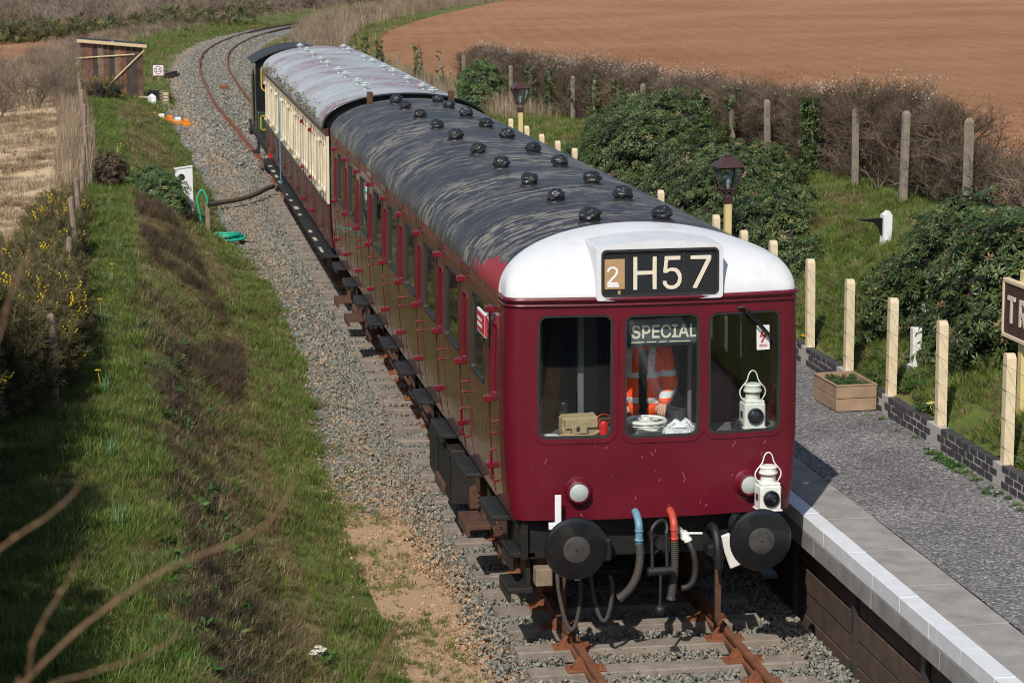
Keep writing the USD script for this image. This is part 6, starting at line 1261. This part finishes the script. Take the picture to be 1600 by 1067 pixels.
flower_clump('primrose_clump', 'pale flowers low on the slope near the sandy track edge', (-3.2, -.3), 6, 'white_flower', PL, .10, .8)
flower_clump('dandelion', 'tiny yellow flower at the brick kerb beside the railcar', (4.12, 9.3), 2, 'yellow_flower', PL, .1, .4)
clods = [(stone_shape(40+i), 'plough_ground') for i in range(3)]
n = 15000; y = R.uniform(2, 75, n); x = bound_x(y)+.5+22*R.uniform(0, 1, n)**1.6; scatter('soil_clods', None, clods, np.c_[x, y, H(x, y)+.01], rand_quat(n), R.uniform(.4, 1.0, n)**2*3.4*np.clip((bound_x(y)+23-x)/16, .1, 1), None, 'brown clods lying over the ploughed field beyond the hedge', 'soil')
# --- clipped hedge
TW = [branchy(i, 5, .62, .42, .009, 2, 3, .5, .5) for i in (1, 2, 3)]
hd_ = thing('clipped_hedge', 'long clipped leafless brown hedge along the edge of the ploughed field', 'hedge')
def hedge_pts(y0, y1, per, seed, wide=.42, h=1.42):
    r = np.random.default_rng(seed); n = int((y1-y0)*per); y = r.uniform(y0, y1, n); cx = I(y, [0, 15.5, 18, 40, 54, 62], [7.75, 7.7, 7.58, 7.58, 7.4, 7.0]); x = cx+r.uniform(-wide, wide, n); top = h*(.86+.28*meshkit.fbm(np.stack([y*.45, 0*y, 0*y], -1), 3, 61))*I(y, [6, 11, 13.5, 62], [.55, .75, 1, 1.0]); zz = H(x, y); t_ = r.uniform(0, 1, n)**.85; return x, y, zz, top, t_, r
x, y, zz, top, t_, r = hedge_pts(13, 62, 56, 1, .30, 1.72); P = np.c_[x, y, zz+t_*(top-.45)]; n = len(P)
scatter('twigs', hd_, [(m_, 'hedge_twig') for m_ in TW], P, qmul(to_quat(np.c_[r.normal(0, .35, (n, 2)), np.ones(n)]), yaw_quat(r.uniform(0, 6.28, n))), r.uniform(.6, 1.1, n))
x, y, zz, top, t_, r = hedge_pts(5, 13, 22, 2, .5, 1.2); P = np.c_[x, y, zz+t_*(top-.45)]; n = len(P)
scatter('twigs', hd_, [(m_, 'hedge_twig') for m_ in TW], P, qmul(to_quat(np.c_[r.normal(0, .35, (n, 2)), np.ones(n)]), yaw_quat(r.uniform(0, 6.28, n))), r.uniform(.7, 1.2, n))
x, y, zz, top, t_, r = hedge_pts(13, 60, 7, 3, .40, 1.70); k = (meshkit.fbm(np.stack([y*.3, 0*y, 0*y], -1), 2, 71) > .45); x, y, zz, top, t_ = x[k], y[k], zz[k], top[k], t_[k]; n = len(x)
scatter('seed_heads', hd_, [(trimesh.creation.icosphere(0, .016), 'seed_fluff')], np.repeat(np.c_[x, y, zz+top-.12+.12*t_], 5, 0)+R.normal(0, .10, (n*5, 3)), None, R.uniform(.35, .9, n*5))
x, y, zz, top, t_, r = hedge_pts(12, 45, 8, 4, .1); S = []
for a_, b_, c_, h_ in zip(x, y, zz, top): S.append((np.array([a_, b_, c_-.05]), np.array([a_+r.normal(0, .12), b_+r.normal(0, .2), c_+h_*.75]), r.uniform(.012, .035), .008))
put('stems', sticks(S), 'bark', hd_, False)
IV = [(whorl(7, .05, .045, 91, 0.), 'laurel_leaf'), (whorl(6, .06, .05, 92, .1), 'rhodo_leaf')]
pts = []
for (hx_, hy_), dens in zip(HP[2:24], [0, 260, 0, 60, 240, 40, 30, 180, 150, 30, 200, 160, 0, 120, 0, 40, 100, 0, 160, 120, 40, 0]):
    for _ in range(dens):
        a = R.uniform(0, 6.28); z_ = R.uniform(.1, 1.4); pts.append((hx_-.10+.09*math.cos(a)*R.uniform(.8, 1.8), hy_+.09*math.sin(a)*R.uniform(.8, 1.8), float(H(hx_-.05, hy_))+z_))
pts = np.array(pts); scatter('ivy', hf, IV, pts, rand_quat(len(pts)), R.uniform(.6, 1.2, len(pts)))
bm1 = branchy(17, 3, 1.45, .5, .03, 3, 3, .4, .45); o = thing('hedge_tree', 'small bare twisted thorn at the open end of the hedge', 'tree', (7.5, 14.6, float(H(7.5, 14.6)))); put('branches', bm1, 'hedge_twig', o, False)
o = thing('hedge_tree', 'thin bare thorn bush behind the last concrete post', 'tree', (7.75, 12.0, float(H(7.75, 12.0)))); put('branches', branchy(18, 4, 1.3, .5, .022, 3, 2, .4, .5), 'hedge_twig', o, False)
o = thing('hedge_tree', 'sparse leafless thorn at the edge of the picture before the field', 'tree', (7.8, 9.6, float(H(7.8, 9.6)))); put('branches', branchy(19, 4, 1.2, .6, .022, 3, 2, .4, .5), 'hedge_twig', o, False)
# --- bare scrub left of the fence and round the bend
SHR = []
for i in range(3):
    o = thing('bare_shrub', ['tall bare grey brown shrub nearest the shed', 'dense bare shrub between the shed and the tan field', 'low wide bare shrub at the edge of the tan field'][i], 'shrub', [(-7.5, 74, 0), (-8.4, 66, 0), (-9.6, 60, 0)][i])
    x, y = [(-7.4, 72), (-8.3, 66), (-9.4, 61)][i]; o.GetAttribute('xformOp:translate').Set(Gf.Vec3d(x, y, float(H(x, y))-.05)); put('branches', branchy(30+i, 12, [2.3, 2.0, 1.6][i], .55, .02, 3, 3, .5, .4), 'scrub_twig', o, False); SHR.append(o)
for i, (x, y, s_, lb_) in enumerate(((-10.3, 69, 1.0, 'bare shrub at the picture edge above the tan field'), (-9.2, 76, 1.1, 'bare shrub whose top meets the brown field'), (-7.9, 80, .8, 'bare shrub just behind the shed corner'), (-11.2, 78, 1.1, 'bare shrub farthest out along the brown field edge'), (-7.2, 64.5, .7, 'small bare shrub beside the dead stalks'), (-10.8, 85, .9, 'bare shrub low behind the others by the brown field'))):
    copy_of(SHR[i % 3], 'bare_shrub', lb_, (x, y, float(H(x, y))-.05), i*1.3, (s_, s_, s_), 'bare shrubs left of the shed')
SM = [(branchy(40+i, 9, 1.0, .75, .012, 2, 3, .4, .55), 'scrub_twig') for i in range(3)]+[(branchy(44, 9, 1.0, .75, .012, 2, 3, .4, .55), 'hedge_twig')]
def scrub(n, xf_, y0, y1, smin, smax, label, ids=None, hmin=0):
    y = R.uniform(y0, y1, n); x = xf_(y, n); scatter('scrub', None, SM, np.c_[x, y, H(x, y)-.1], None, R.uniform(smin, smax, n), ids, label, 'scrub')
scrub(420, lambda y, n: XC(y)-I(y, [100, 160, 200], [7.5, 5.5, 5.0])-R.uniform(0, 4.5, n), 103, 205, .6, 1.15, 'low brown thicket along the outside of the bend')
scrub(300, lambda y, n: XC(y)+I(y, [80, 110, 140, 200], [4.2, 4.6, 5.2, 5.0])+R.uniform(0, 1, n)*I(y, [80, 110, 140, 205], [.8, 2.0, 4, 8]), 88, 215, .7, 1.6, 'low brown thicket between the bend and the ploughed field')
n = 2600; x = R.uniform(-75, 14, n); d_ = R.uniform(0, 1, n)**.8*60; y = np.interp(x, [-75, -14, 2, 9, 14], [128, 141, 166, 181, 200])+d_
k = x < XC(y)-6; x, y = x[k], y[k]
scatter('scrub', None, SM, np.c_[x, y, H(x, y)-.2], None, R.uniform(1.8, 3.6, len(x)), None, 'grey brown wooded scrub rising along the top of the far field', 'scrub')
n = 700; x = R.uniform(-75, 6, n); y = np.interp(x, [-75, -14, 2, 9], [127, 140, 164, 179])+R.uniform(0, 7, n); k = meshkit.fbm(np.stack([x*.2, y*.2, 0*x], -1), 2, 8) > .42; x, y = x[k], y[k]
scatter('undergrowth', None, [(W1, 'rhodo_leaf'), (W3, 'gorse_green')], np.repeat(np.c_[x, y, H(x, y)+.4], 14, 0)+R.normal(0, 1, (len(x)*14, 3))*[1.2, 1.2, .45], rand_quat(len(x)*14), R.uniform(1.2, 2.4, len(x)*14), None, 'dark green ivy and bramble at the foot of the far scrub', 'undergrowth')
# --- foreground twigs, close to the lens
tw = thing('bare_branch', 'out of focus bare thorn twigs rising close to the lens', 'branch', (-5.0, -18.3, 1.0))
zt = float(H(-5.0, -18.3))-1.0
rt = np.random.default_rng(77)
def twig(pts, r0, r1):
    P = spline(pts, 40); P = P+(meshkit.fbm(P*45, 2, 5)-.5)[:, None]*np.array([.008, .004, .008]); rr = np.linspace(r0, r1, 40)*.56; kn = np.arange(40) % 6 == 3; b = B().tube(P, rr*(1+.45*kn+.12*np.sin(np.arange(40)*1.9)), 7)
    for k_ in np.nonzero(kn)[0]:
        if P[k_, 2] > 4.4: d = rt.normal(0, 1, 3); d /= np.linalg.norm(d); b.add(tube([P[k_], P[k_]+d*rr[k_]*2.6, P[k_]+d*rr[k_]*4.2], [rr[k_]*.8, rr[k_]*.7, rr[k_]*.1], 5))
    return b.mesh()
tb = [(0, 0, zt), (.05, -.05, 2.6), (.10, -.18, 4.45), (.12, -.20, 4.72)]
put('stem', twig(tb, .02, .008), 'twig_foreground', tw, True)
put('twig', twig([(.12, -.20, 4.72), (.165, -.20, 4.765), (.22, -.20, 4.81), (.32, -.19, 4.865), (.385, -.2, 4.89), (.448, -.20, 4.962)], .0046, .0026), 'twig_foreground', tw, True)
put('twig', twig([(.14, -.20, 4.74), (.15, -.22, 4.80), (.175, -.22, 4.84), (.20, -.22, 4.885)], .0036, .0022), 'twig_foreground', tw, True)
put('stem', twig([(-.02, .05, zt), (.0, -.1, 2.6), (.03, -.25, 4.6), (.055, -.25, 4.80), (.068, -.26, 4.86), (.055, -.27, 4.93), (.07, -.27, 5.02)], .018, .004), 'twig_foreground', tw, True)
put('twig', twig([(.055, -.25, 4.84), (.10, -.24, 4.895), (.15, -.23, 4.925), (.20, -.22, 4.965)], .0036, .0022), 'twig_foreground', tw, True)
put('twig', twig([(.02, -.25, 5.06), (.09, -.24, 5.09), (.125, -.23, 5.16), (.16, -.22, 5.24)], .0036, .0024), 'twig_foreground', tw, True)
put('stem', twig([(-.1, .0, zt), (-.06, -.2, 3.2), (-.01, -.25, 4.9), (.02, -.25, 5.06)], .016, .005), 'twig_foreground', tw, True)
put('twig', twig([(.02, -.25, 5.06), (.05, -.25, 5.16), (.115, -.24, 5.23), (.145, -.24, 5.27)], .0034, .0022), 'twig_foreground', tw, True)
put('stem', twig([(.3, .0, zt), (.42, -.15, 3.0), (.50, -.2, 4.60), (.53, -.2, 4.73), (.56, -.2, 4.77)], .015, .003), 'twig_foreground', tw, True)
put('twig', twig([(.12, -.20, 4.70), (.18, -.21, 4.735), (.26, -.21, 4.755), (.31, -.2, 4.78)], .0030, .0020), 'twig_foreground', tw, True)

# ------------------------------------------------------------------ the road bridge one looks from: outside the picture, seen only as a reflection in the cab windows
br = thing('road_bridge', 'stone road bridge over the line at the viewing side', 'bridge', (0, -22.0, 0), kind='structure')
plain('bridge_stone', (.20, .18, .155), .95, .3, 3, .4, 30)
arch = [(x, 1.6+2.3*math.sqrt(max(0, 1-(x/2.9)**2))) for x in np.linspace(-2.9, 2.9, 25)]
fpoly = Polygon([(-12, -1), (-2.9, -1)]+arch+[(2.9, -1), (12, -1), (12, 4.7), (-12, 4.7)])
put('arch_wall', extr_y(fpoly, -6.5, .2), 'bridge_stone', br, 30); put('parapet', B().bb(-12, 12, -.25, .2, 4.703, 5.6, .02).bb(-12, 12, -6.5, -6.1, 4.703, 5.6, .02), 'bridge_stone', br, False)
